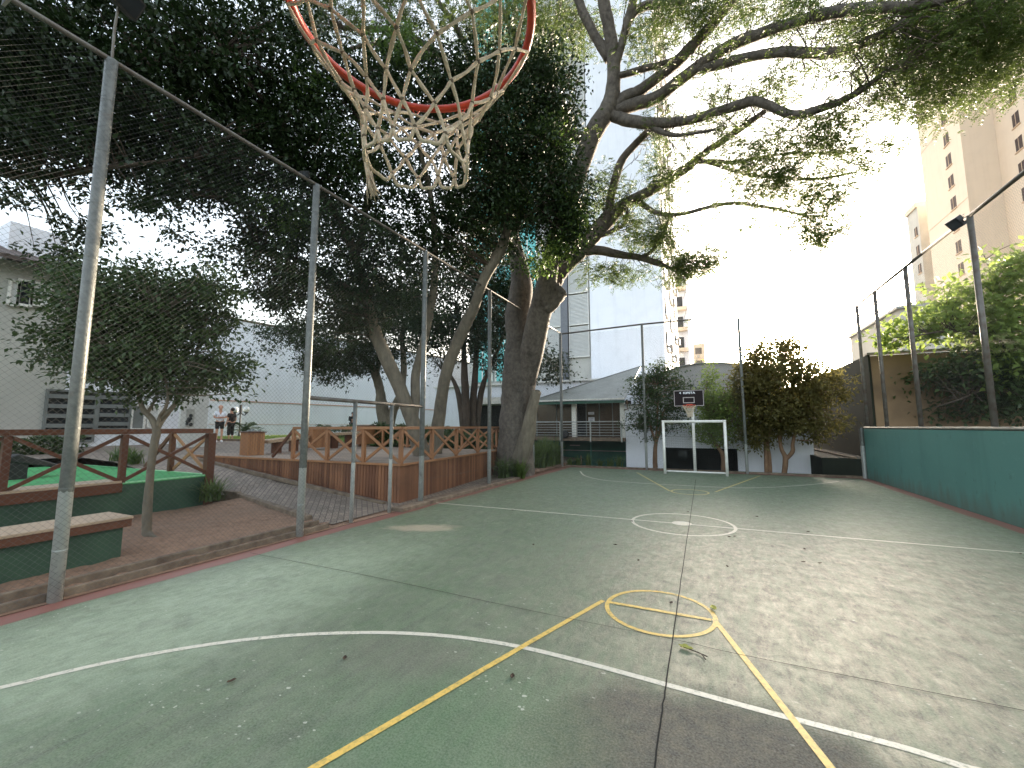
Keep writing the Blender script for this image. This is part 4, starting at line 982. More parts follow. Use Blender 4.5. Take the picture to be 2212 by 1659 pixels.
def rim_net(root, c, Rr, rows, drop, rope, seedv, bottom=.088, fray=True, mrim='orange_red', tube=0.0085):
    c = np.array(c, float); rg = np.random.default_rng(seedv)
    b = MB(); th = np.linspace(0, 2 * math.pi, 65); n = 10; vs = []; 
    for a in th[:-1]:
        for j in range(n):
            p = 2 * math.pi * j / n; r = Rr + tube * math.cos(p); vs.append((c[0] + r * math.cos(a), c[1] + r * math.sin(a), c[2] + tube * math.sin(p)))
    fs = [(i * n + j, ((i + 1) % 64) * n + j, ((i + 1) % 64) * n + (j + 1) % n, i * n + (j + 1) % n) for i in range(64) for j in range(n)]
    b.add(vs, fs); b.build('rim', M[mrim], root, True)
    b = MB(); K = 12
    for i in range(K):
        a = 2 * math.pi * (i + .25) / K; p = c + np.array([Rr * math.cos(a), Rr * math.sin(a), 0])
        for s in (-1, 1):
            a2 = a + s * .05; q = c + np.array([Rr * math.cos(a2), Rr * math.sin(a2), -tube * .6]); b.tube([q, p + (0, 0, -tube - .013), ] , .0018, 5)
    b.build('net_hook', M[mrim], root)
    # knots
    kn = []
    prof = np.linspace(0, 1, rows + 1)
    for k in range(rows + 1):
        row = []
        for i in range(K):
            a = 2 * math.pi * (i + .25 + (.5 if k % 2 else 0)) / K
            f = prof[k]; rr = bottom + (Rr - bottom) * max(0.0, 1 - f / .78) ** 1.15
            z = -tube - .012 - drop * (f ** 1.05)
            j = 0 if k == 0 else 1
            # the net hangs twisted: strands gather on two sides
            a2 = a + j * (f * 0.22 * math.sin(2 * a + .7) + f * .15)
            ell = 1 + j * f * .12 * math.cos(2 * a - 1.0)
            row.append(c + np.array([rr * ell * math.cos(a2), rr * ell * math.sin(a2), z]) + j * rg.normal(0, rope * .9, 3) + j * f * np.array([0.010, 0.004, 0]))
        kn.append(row)
    b = MB(); kb_ = MB()
    def strand(p, q, sag):
        m = (p + q) / 2 + rg.normal(0, rope * .5, 3) + np.array([0, 0, -sag])
        P = smooth_path([p, p * .7 + m * .3, m, q * .7 + m * .3, q], 3)
        b.tube(P, rope * (1 + .16 * np.sin(np.linspace(0, 11, len(P)) + rg.uniform(0, 6))), 7)
    for k in range(rows):
        for i in range(K):
            if k % 2 == 0: nb = (i, (i - 1) % K)
            else: nb = (i, (i + 1) % K)
            for j in nb: strand(kn[k][i], kn[k + 1][j], .0012 if k else 0.0)
    for i in range(K):   # closing loops at the bottom
        p, q = kn[rows][i], kn[rows][(i + 1) % K]; m = (p + q) / 2 + np.array([0, 0, -.022]) 
        P = smooth_path([p, p * .6 + m * .4 + (0, 0, -.012), m, q * .6 + m * .4 + (0, 0, -.012), q], 4); b.tube(P, rope * 1.05, 7)
    for k in range(1, rows + 1):
        for p in kn[k]: kb_.ball(p, rope * 1.45, 7, 5)
    if fray:
        best = min((kn[r_][i_] for r_ in (4, 5) for i_ in range(K)), key=lambda p: (p - c) @ RT)
        P = smooth_path([best, best + (0.004, .004, -.05), best + (.012, .006, -.10), best + (.020, .008, -.135)], 5)
        b.tube(P, rope * np.linspace(.9, 1.7, len(P)), 7)
        e = P[-1]
        for i in range(26):
            d = np.array([rg.normal(.25, .32), rg.normal(0, .3), -1.0]); d *= rg.uniform(.02, .045) / np.linalg.norm(d)
            s0 = e + rg.normal(0, .0025, 3); b.tube([s0 + (0, 0, .015), s0 + d * .5, s0 + d + rg.normal(0, .002, 3)], [.0013, .0012, .0007], 4)
    nf = len(b.f); b.add(kb_.v, kb_.f); nn = b.build('net', [M['rope'], M['rope_knot']], root, True)
    nn.data.polygons.foreach_set('material_index', [0] * nf + [1] * (len(b.f) - nf))
    return kn
M['rope_knot'] = mat('dark_rope', lin(120, 106, 88), lin(90, 80, 66), 0.9, 40)  # knots in a darker tone than the strands

def hoop(name, label, pole, bx, bz0, bz1, bw, by, rc, Rr, face, rows, drop, rope, fray, text):
    t = thing(name, label, 'basketball hoop', (pole[0], pole[1], 0))
    s = face    # +1 the board faces +y, -1 it faces -y
    b = MB(); b.tube([(pole[0], pole[1], 0), (pole[0], pole[1], bz0 + .35)], .055, 12); b.build('pole', M['white_metal'], t, True)
    b = MB(); b.beam((pole[0], pole[1], bz0 + .28), (bx, by - s * .03, bz0 + .28), .08, .08); b.build('arm', M['white_metal'], t)
    b = MB(); b.box(bx - bw / 2, bx + bw / 2, min(by, by - s * .035), max(by, by - s * .035), bz0, bz1); bd = b.build('backboard', M['board'], t, bevel=.03)
    fy = by + s * .003
    def fl(x0, x1, z0, z1): return (x0, x1, min(fy, fy + s * .004), max(fy, fy + s * .004), z0, z1)
    b = MB(); m_, w_ = .015, .022; X0, X1 = bx - bw / 2 + m_, bx + bw / 2 - m_; Z0, Z1 = bz0 + m_, bz1 - m_
    b.box(*fl(X0, X1, Z0, Z0 + w_)); b.box(*fl(X0, X1, Z1 - w_, Z1)); b.box(*fl(X0, X0 + w_, Z0 + w_, Z1 - w_)); b.box(*fl(X1 - w_, X1, Z0 + w_, Z1 - w_))
    b.build('border_line', M['line_grey'], bd)
    b = MB(); hx, z0_, z1_ = bw * .19, bz0 + (bz1 - bz0) * .2, bz0 + (bz1 - bz0) * .56
    b.box(*fl(bx - hx, bx + hx, z0_, z0_ + .03)); b.box(*fl(bx - hx, bx + hx, z1_ - .03, z1_)); b.box(*fl(bx - hx, bx - hx + .03, z0_ + .03, z1_ - .03)); b.box(*fl(bx + hx - .03, bx + hx, z0_ + .03, z1_ - .03))
    b.build('target_square', M['line_grey'], bd)
    if text:
        cu = bpy.data.curves.new('board_lettering', 'FONT'); cu.body = text; cu.size = .135; cu.extrude = .002; cu.offset = .004; cu.align_x = 'CENTER'
        tmp = bpy.data.objects.new('lettering_curve', cu); me_ = bpy.data.meshes.new_from_object(tmp); bpy.data.objects.remove(tmp); me_.materials.append(M['paper']); o = bpy.data.objects.new('board_lettering', me_); COL.objects.link(o); o.parent = bd
        o.location = (bx + .02 - wloc(bd)[0], by + s * .005 - wloc(bd)[1], bz1 - .155 - wloc(bd)[2]); o.rotation_euler = (R(90), 0, 0 if s < 0 else R(180)); o.scale = (1.0, .8, 1)
        b = MB(); xl = bx - .27
        b.poly_prism([(xl - .06, fy, bz1 - .115), (xl, fy, bz1 - .075), (xl + .012, fy, bz1 - .09), (xl - .025, fy, bz1 - .115), (xl + .012, fy, bz1 - .14), (xl, fy, bz1 - .155)], (0, s * .004, 0)); b.build('board_emblem', M['paper'], bd)
    b = MB(); c = np.array(rc)
    yb_ = by + s * .004
    b.box(c[0] - .11, c[0] + .11, min(yb_, yb_ + s * .012), max(yb_, yb_ + s * .012), c[2] - .09, c[2] + .06)
    for sx in (-1, 1):
        a = math.atan2(-s * .62, sx * .78); q = c + np.array([Rr * math.cos(a), Rr * math.sin(a), 0]); b.beam(q + (0, 0, -.004), (c[0] + sx * .09, yb_ + s * .012, c[2] - .01), .03, .012); b.beam(q + (0, 0, -.012), (c[0] + sx * .07, yb_ + s * .012, c[2] - .08), .014, .008)
    b.beam(c + np.array([0, -s * (Rr + .0), 0]), (c[0], yb_ + s * .012, c[2]), .16, .01)
    b.build('bracket', M['orange'], t)
    rim_net(t, rc, Rr, rows, drop, rope, 5, fray=fray)
    return t
RC = atd(897, 44, 0.815)
hoop('basketball_hoop', 'orange rim with a worn rope net hanging close overhead at the top of the photo', (RC[0], RC[1] - 1.15), RC[0], RC[2] - .12, RC[2] + .45, 1.1, RC[1] - .2286 - .16, RC, .2286, 1, 6, .262, .0031, True, None)
BYf = 17.25
q0, q1 = aty(1455, 860, BYf), aty(1521, 860, BYf); zb0 = float(aty(1488, 878, BYf)[2]); zb1 = float(aty(1488, 842, BYf)[2])
bxc = float(q0[0] + q1[0]) / 2; bwid = float(q1[0] - q0[0])
pc = gnd(1502, 1021)
hoop('basketball_hoop', 'far basketball hoop with a charcoal backboard on a white pole behind the goal', (pc[0], 17.55), bxc, zb0, zb1, bwid, BYf, (bxc + .02, BYf - .39, zb0 + .03), .2286, -1, 5, .40, .006, False, 'KIPSTA')

# ================================================================== STREET FURNITURE AND PEOPLE
lp = thing('street_lamp', 'black double globe lamp post behind the standing pair', 'street lamp', gnd(516, 946, 1.05))
L0 = np.array(lp.location); lz = 1.05
ztop = 3.25
b = MB(); b.lathe(L0 - (0, 0, 0.02), [(.12, 0), (.12, .12), (.06, .2), (.045, .4), (.04, 2.2)], 10); b.build('lamp_post', M['black'], lp)
sd = np.array([RT[0], RT[1], 0]); 
for s in (-1, 1):
    b = MB(); p = [L0 + (0, 0, 1.75), L0 + sd * s * .12 + (0, 0, 1.55), L0 + sd * s * .3 + (0, 0, 1.5), L0 + sd * s * .38 + (0, 0, 1.6)]
    b.tube(smooth_path(p, 4), .028, 6); b.tube([L0 + sd * s * .07 + (0, 0, 1.72), L0 + sd * s * .07 + (0, 0, 2.2)], .022, 6); arm = b.build('arm', M['black'], lp)
    b = MB(); b.lathe(L0 + sd * s * .38 + (0, 0, 1.6), [(.05, 0), (.11, .05), (.13, .09)], 10); b.build('cup', M['black'], arm)
    b = MB(); b.ball(L0 + sd * s * .36 + (0, 0, 1.86), .2, 16, 10); b.build('globe', M['globe'], lp, True)
cn = thing('traffic_cone', 'orange traffic cone with white bands on the lawn', 'cone', gnd(587, 937, 1.07))
C0 = np.array(cn.location)
b = MB(); b.box(C0[0] - .2, C0[0] + .2, C0[1] - .2, C0[1] + .2, C0[2], C0[2] + .04); b.build('cone_base', M['cone_orange'], cn)
b = MB(); b.lathe(C0 + (0, 0, .041), [(.15, 0), (.03, .62)], 14); b.build('cone_body', M['cone_orange'], cn, True)
b = MB(); b.lathe(C0 + (0, 0, .16), [(.131, 0), (.107, .12)], 14); b.lathe(C0 + (0, 0, .38), [(.088, 0), (.068, .10)], 14); b.build('cone_band', M['white_metal'], cn, True)

import bmesh
def skin_obj(name, nodes, edges, m, parent, sub=1):
    me = bpy.data.meshes.new(name); bm = bmesh.new(); lay = bm.verts.layers.skin.verify(); off = wloc(parent) if parent is not None else np.zeros(3)
    V = {}
    for i, (k, (p, r)) in enumerate(nodes.items()):
        v = bm.verts.new(np.array(p, float) - off); rr = r if isinstance(r, tuple) else (r, r); v[lay].radius = rr; v[lay].use_root = (i == 0); V[k] = v
    for a, c in edges: bm.edges.new((V[a], V[c]))
    bm.to_mesh(me); bm.free(); me.materials.append(m)
    o = bpy.data.objects.new(name, me); COL.objects.link(o)
    if parent is not None: o.parent = parent
    md = o.modifiers.new('skin', 'SKIN'); md.use_smooth_shade = True
    sb = o.modifiers.new('sub', 'SUBSURF'); sb.levels = sub; sb.render_levels = sub
    return o

def person(loc, heading, label, pose, H, top, bottom, hair, group=None, shoes=None):
    t = thing('person', label, 'person', loc, group); k = H / 1.72
    ch, sh_ = math.cos(heading), math.sin(heading); L = np.array(loc, float)
    def w(x, y, z): # x right, y forward
        return L + k * np.array([x * ch - y * sh_, x * sh_ + y * ch, z])
    J = dict(pelvis=(0, 0, .93), waist=(0, 0, 1.08), chest=(0, .01, 1.28), neck=(0, 0, 1.46), jaw=(0, .02, 1.54), head=(0, .02, 1.62), crown=(0, .0, 1.68),
             shL=(-.17, 0, 1.40), shR=(.17, 0, 1.40), hipL=(-.09, 0, .88), hipR=(.09, 0, .88), knL=(-.10, .02, .49), knR=(.10, .02, .49), anL=(-.10, -.02, .09), anR=(.10, -.02, .09), toL=(-.11, .14, .04), toR=(.11, .14, .04))
    J.update(pose)
    rad = dict(pelvis=.135, waist=.12, chest=.14, neck=.055, jaw=.07, head=.088, crown=.06, shL=.062, shR=.062, hipL=.09, hipR=.09, knL=.055, knR=.055, anL=.038, anR=.038, toL=.03, toR=.03, elL=.042, elR=.042, wrL=.027, wrR=.027)
    nd = {n_: (w(*J[n_]), rad[n_] * k) for n_ in ('pelvis', 'waist', 'chest', 'neck', 'jaw', 'head', 'crown', 'shL', 'elL', 'wrL', 'shR', 'elR', 'wrR', 'hipL', 'knL', 'anL', 'toL', 'hipR', 'knR', 'anR', 'toR')}
    ed = [('pelvis', 'waist'), ('waist', 'chest'), ('chest', 'neck'), ('neck', 'jaw'), ('jaw', 'head'), ('head', 'crown'), ('chest', 'shL'), ('shL', 'elL'), ('elL', 'wrL'), ('chest', 'shR'), ('shR', 'elR'), ('elR', 'wrR'), ('pelvis', 'hipL'), ('hipL', 'knL'), ('knL', 'anL'), ('anL', 'toL'), ('pelvis', 'hipR'), ('hipR', 'knR'), ('knR', 'anR'), ('anR', 'toR')]
    hd = np.array(J['head']); nd['nose'] = (w(hd[0], hd[1] + .115, hd[2] - .015), .014 * k); ed.append(('head', 'nose'))
    for s in 'LR':
        e_, wr_ = np.array(J['el' + s]), np.array(J['wr' + s]); d = (wr_ - e_) / np.linalg.norm(wr_ - e_); sx = np.cross(d, (0, 0, 1.0)); sx = sx / (np.linalg.norm(sx) + 1e-6) if np.linalg.norm(sx) > .05 else np.array([0, 1.0, 0])
        pm = wr_ + d * .05; nd['palm' + s] = (w(*pm), .03 * k); ed.append(('wr' + s, 'palm' + s))
        for i, (o_, ln) in enumerate(((-.033, .07), (-.011, .082), (.011, .078), (.033, .06))):
            kn_ = pm + sx * o_ + d * .045; tp = kn_ + d * ln * .8 + np.array([0, 0, -.02])
            nd[f'f{i}{s}'] = (w(*kn_), .010 * k); nd[f't{i}{s}'] = (w(*tp), .008 * k); ed += [('palm' + s, f'f{i}{s}'), (f'f{i}{s}', f't{i}{s}')]
        tb_ = pm - sx * .045 + d * .01; nd['th' + s] = (w(*tb_), .011 * k); nd['tt' + s] = (w(*(tb_ + d * .04 - sx * .012)), .009 * k); ed += [('palm' + s, 'th' + s), ('th' + s, 'tt' + s)]
    skin_obj('body', nd, ed, M['skin'], t)
    mid = lambda a, c, f: tuple(np.array(J[a]) * (1 - f) + np.array(J[c]) * f)
    tn = {'chest': (w(*J['chest']), .158 * k), 'waist': (w(*J['waist']), .147 * k), 'hem': (w(J['pelvis'][0], J['pelvis'][1], J['pelvis'][2] - .0), .158 * k), 'nk': (w(*mid('chest', 'neck', .7)), .08 * k),
          'shL': (w(*J['shL']), .078 * k), 'slL': (w(*mid('shL', 'elL', .75)), .066 * k), 'shR': (w(*J['shR']), .078 * k), 'slR': (w(*mid('shR', 'elR', .75)), .066 * k)}
    te = [('chest', 'waist'), ('waist', 'hem'), ('chest', 'nk'), ('chest', 'shL'), ('shL', 'slL'), ('chest', 'shR'), ('shR', 'slR')]
    if pose.get('long'):
        for s in 'LR': tn['c' + s] = (w(*mid('elL' if s == 'L' else 'elR', 'wr' + s, .9)), .042 * k); tn['e' + s] = (w(*J['el' + s]), .056 * k); te += [('sl' + s, 'e' + s), ('e' + s, 'c' + s)]
    skin_obj('shirt', tn, te, top, t)
    f = pose.get('leg', .75)
    bn = {'p': (w(J['pelvis'][0], J['pelvis'][1], J['pelvis'][2] + .02), .15 * k)}; be_ = []
    for s in 'LR':
        bn['h' + s] = (w(*J['hip' + s]), .105 * k); be_.append(('p', 'h' + s))
        if f <= 1: bn['k' + s] = (w(*mid('hip' + s, 'kn' + s, f)), .088 * k); be_.append(('h' + s, 'k' + s))
        else: bn['k' + s] = (w(*J['kn' + s]), .082 * k); bn['a' + s] = (w(*mid('kn' + s, 'an' + s, f - 1)), .075 * k); be_ += [('h' + s, 'k' + s), ('k' + s, 'a' + s)]
    skin_obj('trousers', bn, be_, bottom, t)
    c = w(*J['crown']); h_ = w(*J['head']); back = w(hd[0], hd[1] - .05, hd[2] + .02)
    b = MB(); b.ball(back + (0, 0, .022 * k), .099 * k, 12, 8)
    if pose.get('bun'): b.ball(w(hd[0], hd[1] - .12, hd[2] + .07), .045 * k, 8, 6)
    b.build('hair', hair, t, True)
    for s in 'LR':
        b = MB(); a_, o_ = w(*J['an' + s]), w(*J['to' + s]); b.tube(smooth_path([a_ + (0, 0, -.03), (a_ + o_) / 2 + (0, 0, -.01), o_], 3), .047 * k, 8); b.build('shoe', shoes or M['cloth_black'], t, True)
    b = MB()
    for sx in (-.033, .033): b.ball(w(hd[0] + sx, hd[1] + .082, hd[2] + .012), .010 * k, 6, 4)
    b.build('eyes', M['black'], t)
    return t
pz = 1.05
person(gnd(472, 955, pz), R(-115), 'person in a white t-shirt and black shorts standing with folded arms', dict(elL=(-.25, .08, 1.16), wrL=(-.02, .24, 1.18), elR=(.25, .08, 1.16), wrR=(.03, .26, 1.14), head=(.0, .03, 1.62)), 1.72, M['cloth_white'], M['cloth_black'], M['skin'], 'people on the plaza', M['cloth_white'])
person(gnd(497, 952, pz), R(100), 'person in a dark brown top and long black skirt trousers looking up', dict(elL=(-.23, -.02, 1.14), wrL=(-.23, .06, .90), elR=(.23, -.04, 1.14), wrR=(.22, .06, .90), head=(0, .0, 1.62), bun=1, leg=1.55), 1.70, M['cloth_brown'], M['cloth_black'], M['hair'], 'people on the plaza', M['skin'])
D_ = 27.0; sp = atd(761, 921, D_); sp[2] -= .35
person(sp, R(-125), 'person in black sitting by the hedge with both hands raised to the lap', dict(pelvis=(0, 0, .48), waist=(0, .0, .64), chest=(0, .03, .86), neck=(0, .05, 1.02), jaw=(0, .09, 1.09), head=(0, .10, 1.17), crown=(0, .08, 1.23), shL=(-.17, .03, .96), shR=(.17, .03, .96), elL=(-.22, .1, .73), elR=(.22, .1, .73), wrL=(-.05, .28, .78), wrR=(.06, .28, .78), hipL=(-.09, .03, .48), hipR=(.09, .03, .48), knL=(-.1, .42, .5), knR=(.1, .42, .5), anL=(-.1, .42, .1), anR=(.1, .42, .1), toL=(-.1, .56, .05), toR=(.1, .56, .05), leg=1.7, bun=1, long=1), 1.7, M['cloth_black'], M['cloth_black'], M['hair'], 'people on the plaza', M['cloth_white'])
b = MB(); b.box(sp[0] - .9, sp[0] + .9, sp[1] - .05, sp[1] + .5, hz(sp[0]), sp[2] + .36)
tag(b.build('seat_wall', M['kerb']), 'low stone seat wall under the sitting person by the hedge', 'seat wall')

# ================================================================== VEGETATION
def leaf_quads(c, d, L, Wd, fold=0.25):
    """c,d (n,3): one folded leaf per row"""
    n = len(c); d = d / (np.linalg.norm(d, axis=1)[:, None] + 1e-9)
    nrm = RNG.normal(0, .55, (n, 3)) + np.array([0, 0, 1.0]); s = np.cross(d, nrm); s /= np.linalg.norm(s, axis=1)[:, None] + 1e-9
    up = np.cross(s, d); L = np.broadcast_to(L, n)[:, None]; Wd = np.broadcast_to(Wd, n)[:, None]
    v = np.stack([c, c + d * L * .45 + s * Wd * .5 + up * Wd * fold, c + d * L, c + d * L * .45 - s * Wd * .5 + up * Wd * fold], 1)
    return v.reshape(-1, 3), np.arange(4 * n).reshape(n, 4)

def blob(px, py, rx, ry, depth, dens=1.0, rd=None):
    c = atd(px, py, depth); r = np.array([rx, ry]) * depth / FPX
    return dict(c=c, rx=r[0], ry=r[1], rd=rd if rd else (r[0] + r[1]) * .5, w=dens * (r[0] * r[1]))

def pick(bl, n, shell=2.4):
    W_ = np.array([q['w'] for q in bl]); W_ /= W_.sum(); idx = RNG.choice(len(bl), n, p=W_)
    u = RNG.normal(0, 1, (n, 3)); u /= np.linalg.norm(u, axis=1)[:, None]; r = RNG.uniform(0, 1, n) ** (1 / shell)
    u *= (r * RNG.uniform(.72, 1.22, n))[:, None]
    C = np.array([q['c'] for q in bl])[idx]; s = np.array([[q['rx'], q['ry'], q['rd']] for q in bl])[idx]
    fh = np.array([FW[0], FW[1], 0]); fh /= np.linalg.norm(fh); rh = np.array([RT[0], RT[1], 0])
    return C + u[:, :1] * s[:, :1] * rh + u[:, 1:2] * s[:, 1:2] * np.array([0, 0, 1.0]) + u[:, 2:] * s[:, 2:] * fh, u

def foliage(name, bl, nclump, per, cr, L, Wd, m, parent, flat=.6, droop=.35, wind=(0, 0, 0), twigs=None, bark=None):
    C, u = pick(bl, nclump)
    cr_ = cr * RNG.uniform(.55, 1.35, nclump)
    k = RNG.poisson(per, nclump); idx = np.repeat(np.arange(nclump), k); n = len(idx)
    off = RNG.normal(0, 1, (n, 3)) * cr_[idx][:, None] * np.array([1, 1, flat])
    pos = C[idx] + off
    d = off / (np.linalg.norm(off, axis=1)[:, None] + 1e-6) + RNG.normal(0, .7, (n, 3)) + np.array([0, 0, -droop]) + np.array(wind)
    sz = RNG.uniform(.7, 1.25, n)
    v, f = leaf_quads(pos, d, L * sz, Wd * sz)
    o = mesh_obj(name, v, f, m, parent)
    if twigs is not None and len(twigs):
        tw = MB(); T = np.array([t_ for t_ in twigs]); 
        for i in RNG.choice(nclump, min(nclump, int(nclump * .55)), replace=False):
            q = C[i]; dd = np.linalg.norm(T - q, axis=1) + np.maximum(0, T[:, 2] - q[2]) * .5; s0 = T[np.argmin(dd)]; ln = np.linalg.norm(q - s0)
            if ln > 2.2: continue
            mid = (s0 + q) / 2 + RNG.normal(0, .08 * ln, 3) + np.array([0, 0, .06 * ln])
            r0 = .006 + .010 * min(ln, 3); tw.tube(smooth_path([s0, mid, q], 3), np.linspace(r0, .004, 7), 5, False)
        if tw.v: tw.build('twigs', bark, parent)
    return o

def limb(mb, P, r0, r1=None, n=10, sub=5, wob=.06):
    """P: list of (px,py,depth[,radius px]) ; returns smooth points"""
    pts = np.array([atd(p[0], p[1], p[2]) for p in P])
    if len(P[0]) > 3: rr = np.array([p[3] * p[2] / FPX for p in P])
    else: rr = np.linspace(r0, r1, len(P))
    Q = smooth_path(pts, sub); t = np.linspace(0, len(P) - 1, len(Q)); R_ = np.interp(t, np.arange(len(P)), rr)
    R_ = R_ * (1 + RNG.normal(0, .008, len(R_)))
    Q[1:-1] += RNG.normal(0, .025, (len(Q) - 2, 3)) * R_[1:-1, None]
    mb.tube(Q, R_, n, True, wob); return Q

def sprays(bl, nsp, parent, name, m, npair=8, Lr=.26, ll=.05, lw=.017, droop=.8, clump=.35, perclump=6, flat=.35):
    nc = max(1, nsp // perclump); C, u = pick(bl, nc)
    base = np.repeat(C, perclump, 0) + RNG.normal(0, 1, (nc * perclump, 3)) * np.array([clump, clump, clump * flat])
    n = len(base); az = RNG.uniform(0, 2 * math.pi, n); d = np.stack([np.cos(az), np.sin(az), RNG.normal(-.15, .35, n)], 1); d /= np.linalg.norm(d, axis=1)[:, None]
    side = np.cross(d, np.array([0, 0, 1.0])); side /= np.linalg.norm(side, axis=1)[:, None] + 1e-9
    sc = RNG.uniform(.65, 1.25, n)
    cs, ds, Ls, Ws = [], [], [], []
    for i in range(npair):
        t = (i + .7) / npair
        p = base + d * (Lr * t * sc)[:, None] + np.array([0, 0, -1.0]) * (Lr * droop * t * t * .6 * sc)[:, None]
        for s in (-1, 1):
            dd = side * s + d * .45 + np.array([0, 0, -.35]) + RNG.normal(0, .16, (n, 3))
            cs.append(p); ds.append(dd); k = (1 - .45 * abs(t - .45) * 1.6); Ls.append(ll * k * sc); Ws.append(lw * k * sc)
    v, f = leaf_quads(np.vstack(cs), np.vstack(ds), np.concatenate(Ls), np.concatenate(Ws), .12)
    return mesh_obj(name, v, f, m, parent), C

def twig_net(C, T, bark, parent, frac=.6, maxl=3.5, r=.012, name='twigs'):
    tw = MB(); T = np.array(T)
    for i in range(len(C)):
        if RNG.uniform() > frac: continue
        q = C[i]; dd = np.linalg.norm(T - q, axis=1); s0 = T[np.argmin(dd)]; ln = np.linalg.norm(q - s0)
        if ln > maxl or ln < .05: continue
        mid = (s0 + q) / 2 + RNG.normal(0, .10 * ln, 3)
        tw.tube(smooth_path([s0, mid, q], 3), np.linspace(.004 + r * min(1, ln / 1.5), .0035, 7), 5, False)
    if tw.v: tw.build(name, bark, parent)

# ---- the great tree
BT = thing('spreading_tree', 'huge grey trunked tree leaning over the court with feathery leaves', 'tree', gnd(1112, 1016))
tk = MB(); DT = 15.2
trunk = limb(tk, [(1106, 1030, DT, 50), (1110, 1000, DT, 42), (1113, 950, DT, 37), (1116, 880, DT, 35), (1122, 810, DT, 36), (1122, 740, DT + .1, 30), (1119, 680, DT + .2, 27), (1126, 620, DT + .3, 24), (1120, 568, DT + .4, 19), (1108, 520, DT + .4, 15), (1098, 440, DT + .4, 11), (1085, 330, DT + .2, 8)], 0, n=20, wob=.025)
st2 = limb(tk, [(1132, 830, DT - .1, 24), (1146, 772, DT - .4, 25), (1160, 700, DT - .8, 25), (1176, 640, DT - 1.1, 25), (1187, 575, DT - 1.3, 19), (1206, 500, DT - 1.5, 18), (1240, 400, DT - 1.7, 19), (1275, 300, DT - 1.9, 20), (1316, 230, DT - 2.1, 19), (1326, 159, DT - 2.3, 14), (1319, 80, DT - 2.5, 13), (1302, -10, DT - 2.7, 13), (1290, -120, DT - 3, 10)], 0, n=18, wob=.025)
limb(tk, [(1172, 668, DT - 1.05, 20), (1190, 648, DT - 1.1, 21), (1206, 632, DT - 1.15, 19), (1211, 628, DT - 1.15, 18)], 0, n=12)
tk.build('trunk', M['bark_big'], BT, True)
st = MB(); limb(st, [(1118, 1000, DT - .5, 20), (1136, 950, DT - .6, 17), (1146, 900, DT - .7, 14), (1156, 855, DT - .75, 11), (1158, 846, DT - .75, 10)], 0, n=10); st.build('dead_stump', M['bark_pale'], BT, True)
LM = MB(); PT = [trunk[30:], st2[20:]]
def lb(P, n=9): PT.append(limb(LM, P, 0, n=n)); return PT[-1]
d0 = DT - 2.1
lb([(1316, 127, d0 - .2, 11), (1300, 100, d0 - .2, 11), (1280, 69, d0 - .2, 10), (1257, 20, d0 - .2, 9), (1240, -30, d0 - .2, 9)])
lb([(1322, 235, d0, 13), (1345, 214, d0 - .1, 13), (1379, 198, d0 - .3, 13), (1419, 168, d0 - .6, 12), (1460, 135, d0 - .9, 12), (1500, 95, d0 - 1.2, 12), (1540, 50, d0 - 1.5, 11), (1579, 0, d0 - 1.8, 11), (1610, -60, d0 - 2, 9)])
lb([(1330, 238, d0, 14), (1370, 226, d0 - .2, 13), (1419, 210, d0 - .5, 13), (1486, 160, d0 - 1.0, 13), (1569, 103, d0 - 1.7, 12), (1653, 70, d0 - 2.5, 12), (1753, 37, d0 - 3.4, 12), (1853, 20, d0 - 4.2, 12), (1986, 12, d0 - 5.0, 10), (2100, -20, d0 - 5.6, 8)])
lb([(1500, 152, d0 - 1.1, 10), (1560, 138, d0 - 1.6, 10), (1619, 123, d0 - 2.1, 10), (1686, 113, d0 - 2.7, 11), (1803, 113, d0 - 3.5, 10), (1903, 77, d0 - 4.3, 10), (1969, 37, d0 - 4.9, 8)])
lb([(1310, 240, d0, 12), (1340, 256, d0 - .1, 12), (1403, 267, d0 - .6, 12), (1486, 260, d0 - 1.2, 10), (1586, 230, d0 - 2, 10), (1636, 220, d0 - 2.4, 10), (1713, 247, d0 - 2.9, 9), (1786, 230, d0 - 3.4, 8), (1853, 200, d0 - 4, 7), (1919, 150, d0 - 4.5, 5)])
lb([(1196, 610, DT - .4, 20), (1207, 584, DT - .5, 21), (1241, 552, DT - .7, 19), (1280, 512, DT - .9, 18), (1314, 471, DT - 1.1, 17), (1354, 439, DT - 1.4, 12), (1409, 409, DT - 1.8, 11), (1481, 364, DT - 2.4, 9), (1519, 333, DT - 2.7, 8), (1586, 287, DT - 3.3, 7), (1653, 240, DT - 4, 5)], 12)
lb([(1314, 471, DT - 1.1, 10), (1320, 423, DT - 1.2, 9), (1340, 354, DT - 1.5, 9), (1370, 314, DT - 1.8, 8), (1405, 280, DT - 2.2, 7)])
lb([(1370, 432, DT - 1.5, 6), (1386, 440, DT - 1.5, 6), (1419, 460, DT - 1.9, 5), (1469, 463, DT - 2.3, 4.5), (1569, 440, DT - 3, 4), (1653, 447, DT - 3.6, 3.5), (1739, 465, DT - 4.2, 2.5)])
lb([(1500, 350, DT - 2.5, 5), (1545, 348, DT - 2.8, 4.5), (1586, 350, DT - 3.1, 4), (1686, 333, DT - 3.8, 3), (1790, 330, DT - 4.4, 2)])
lb([(1510, 346, DT - 2.6, 5), (1536, 352, DT - 2.7, 4.5), (1619, 377, DT - 3.4, 3.5), (1753, 387, DT - 4.2, 3), (1850, 372, DT - 4.8, 2)])
lb([(1250, 545, DT - .7, 11), (1288, 540, DT - .9, 10), (1330, 548, DT - 1.1, 9), (1380, 556, DT - 1.4, 7), (1419, 568, DT - 1.7, 6), (1450, 580, DT - 2, 4)])
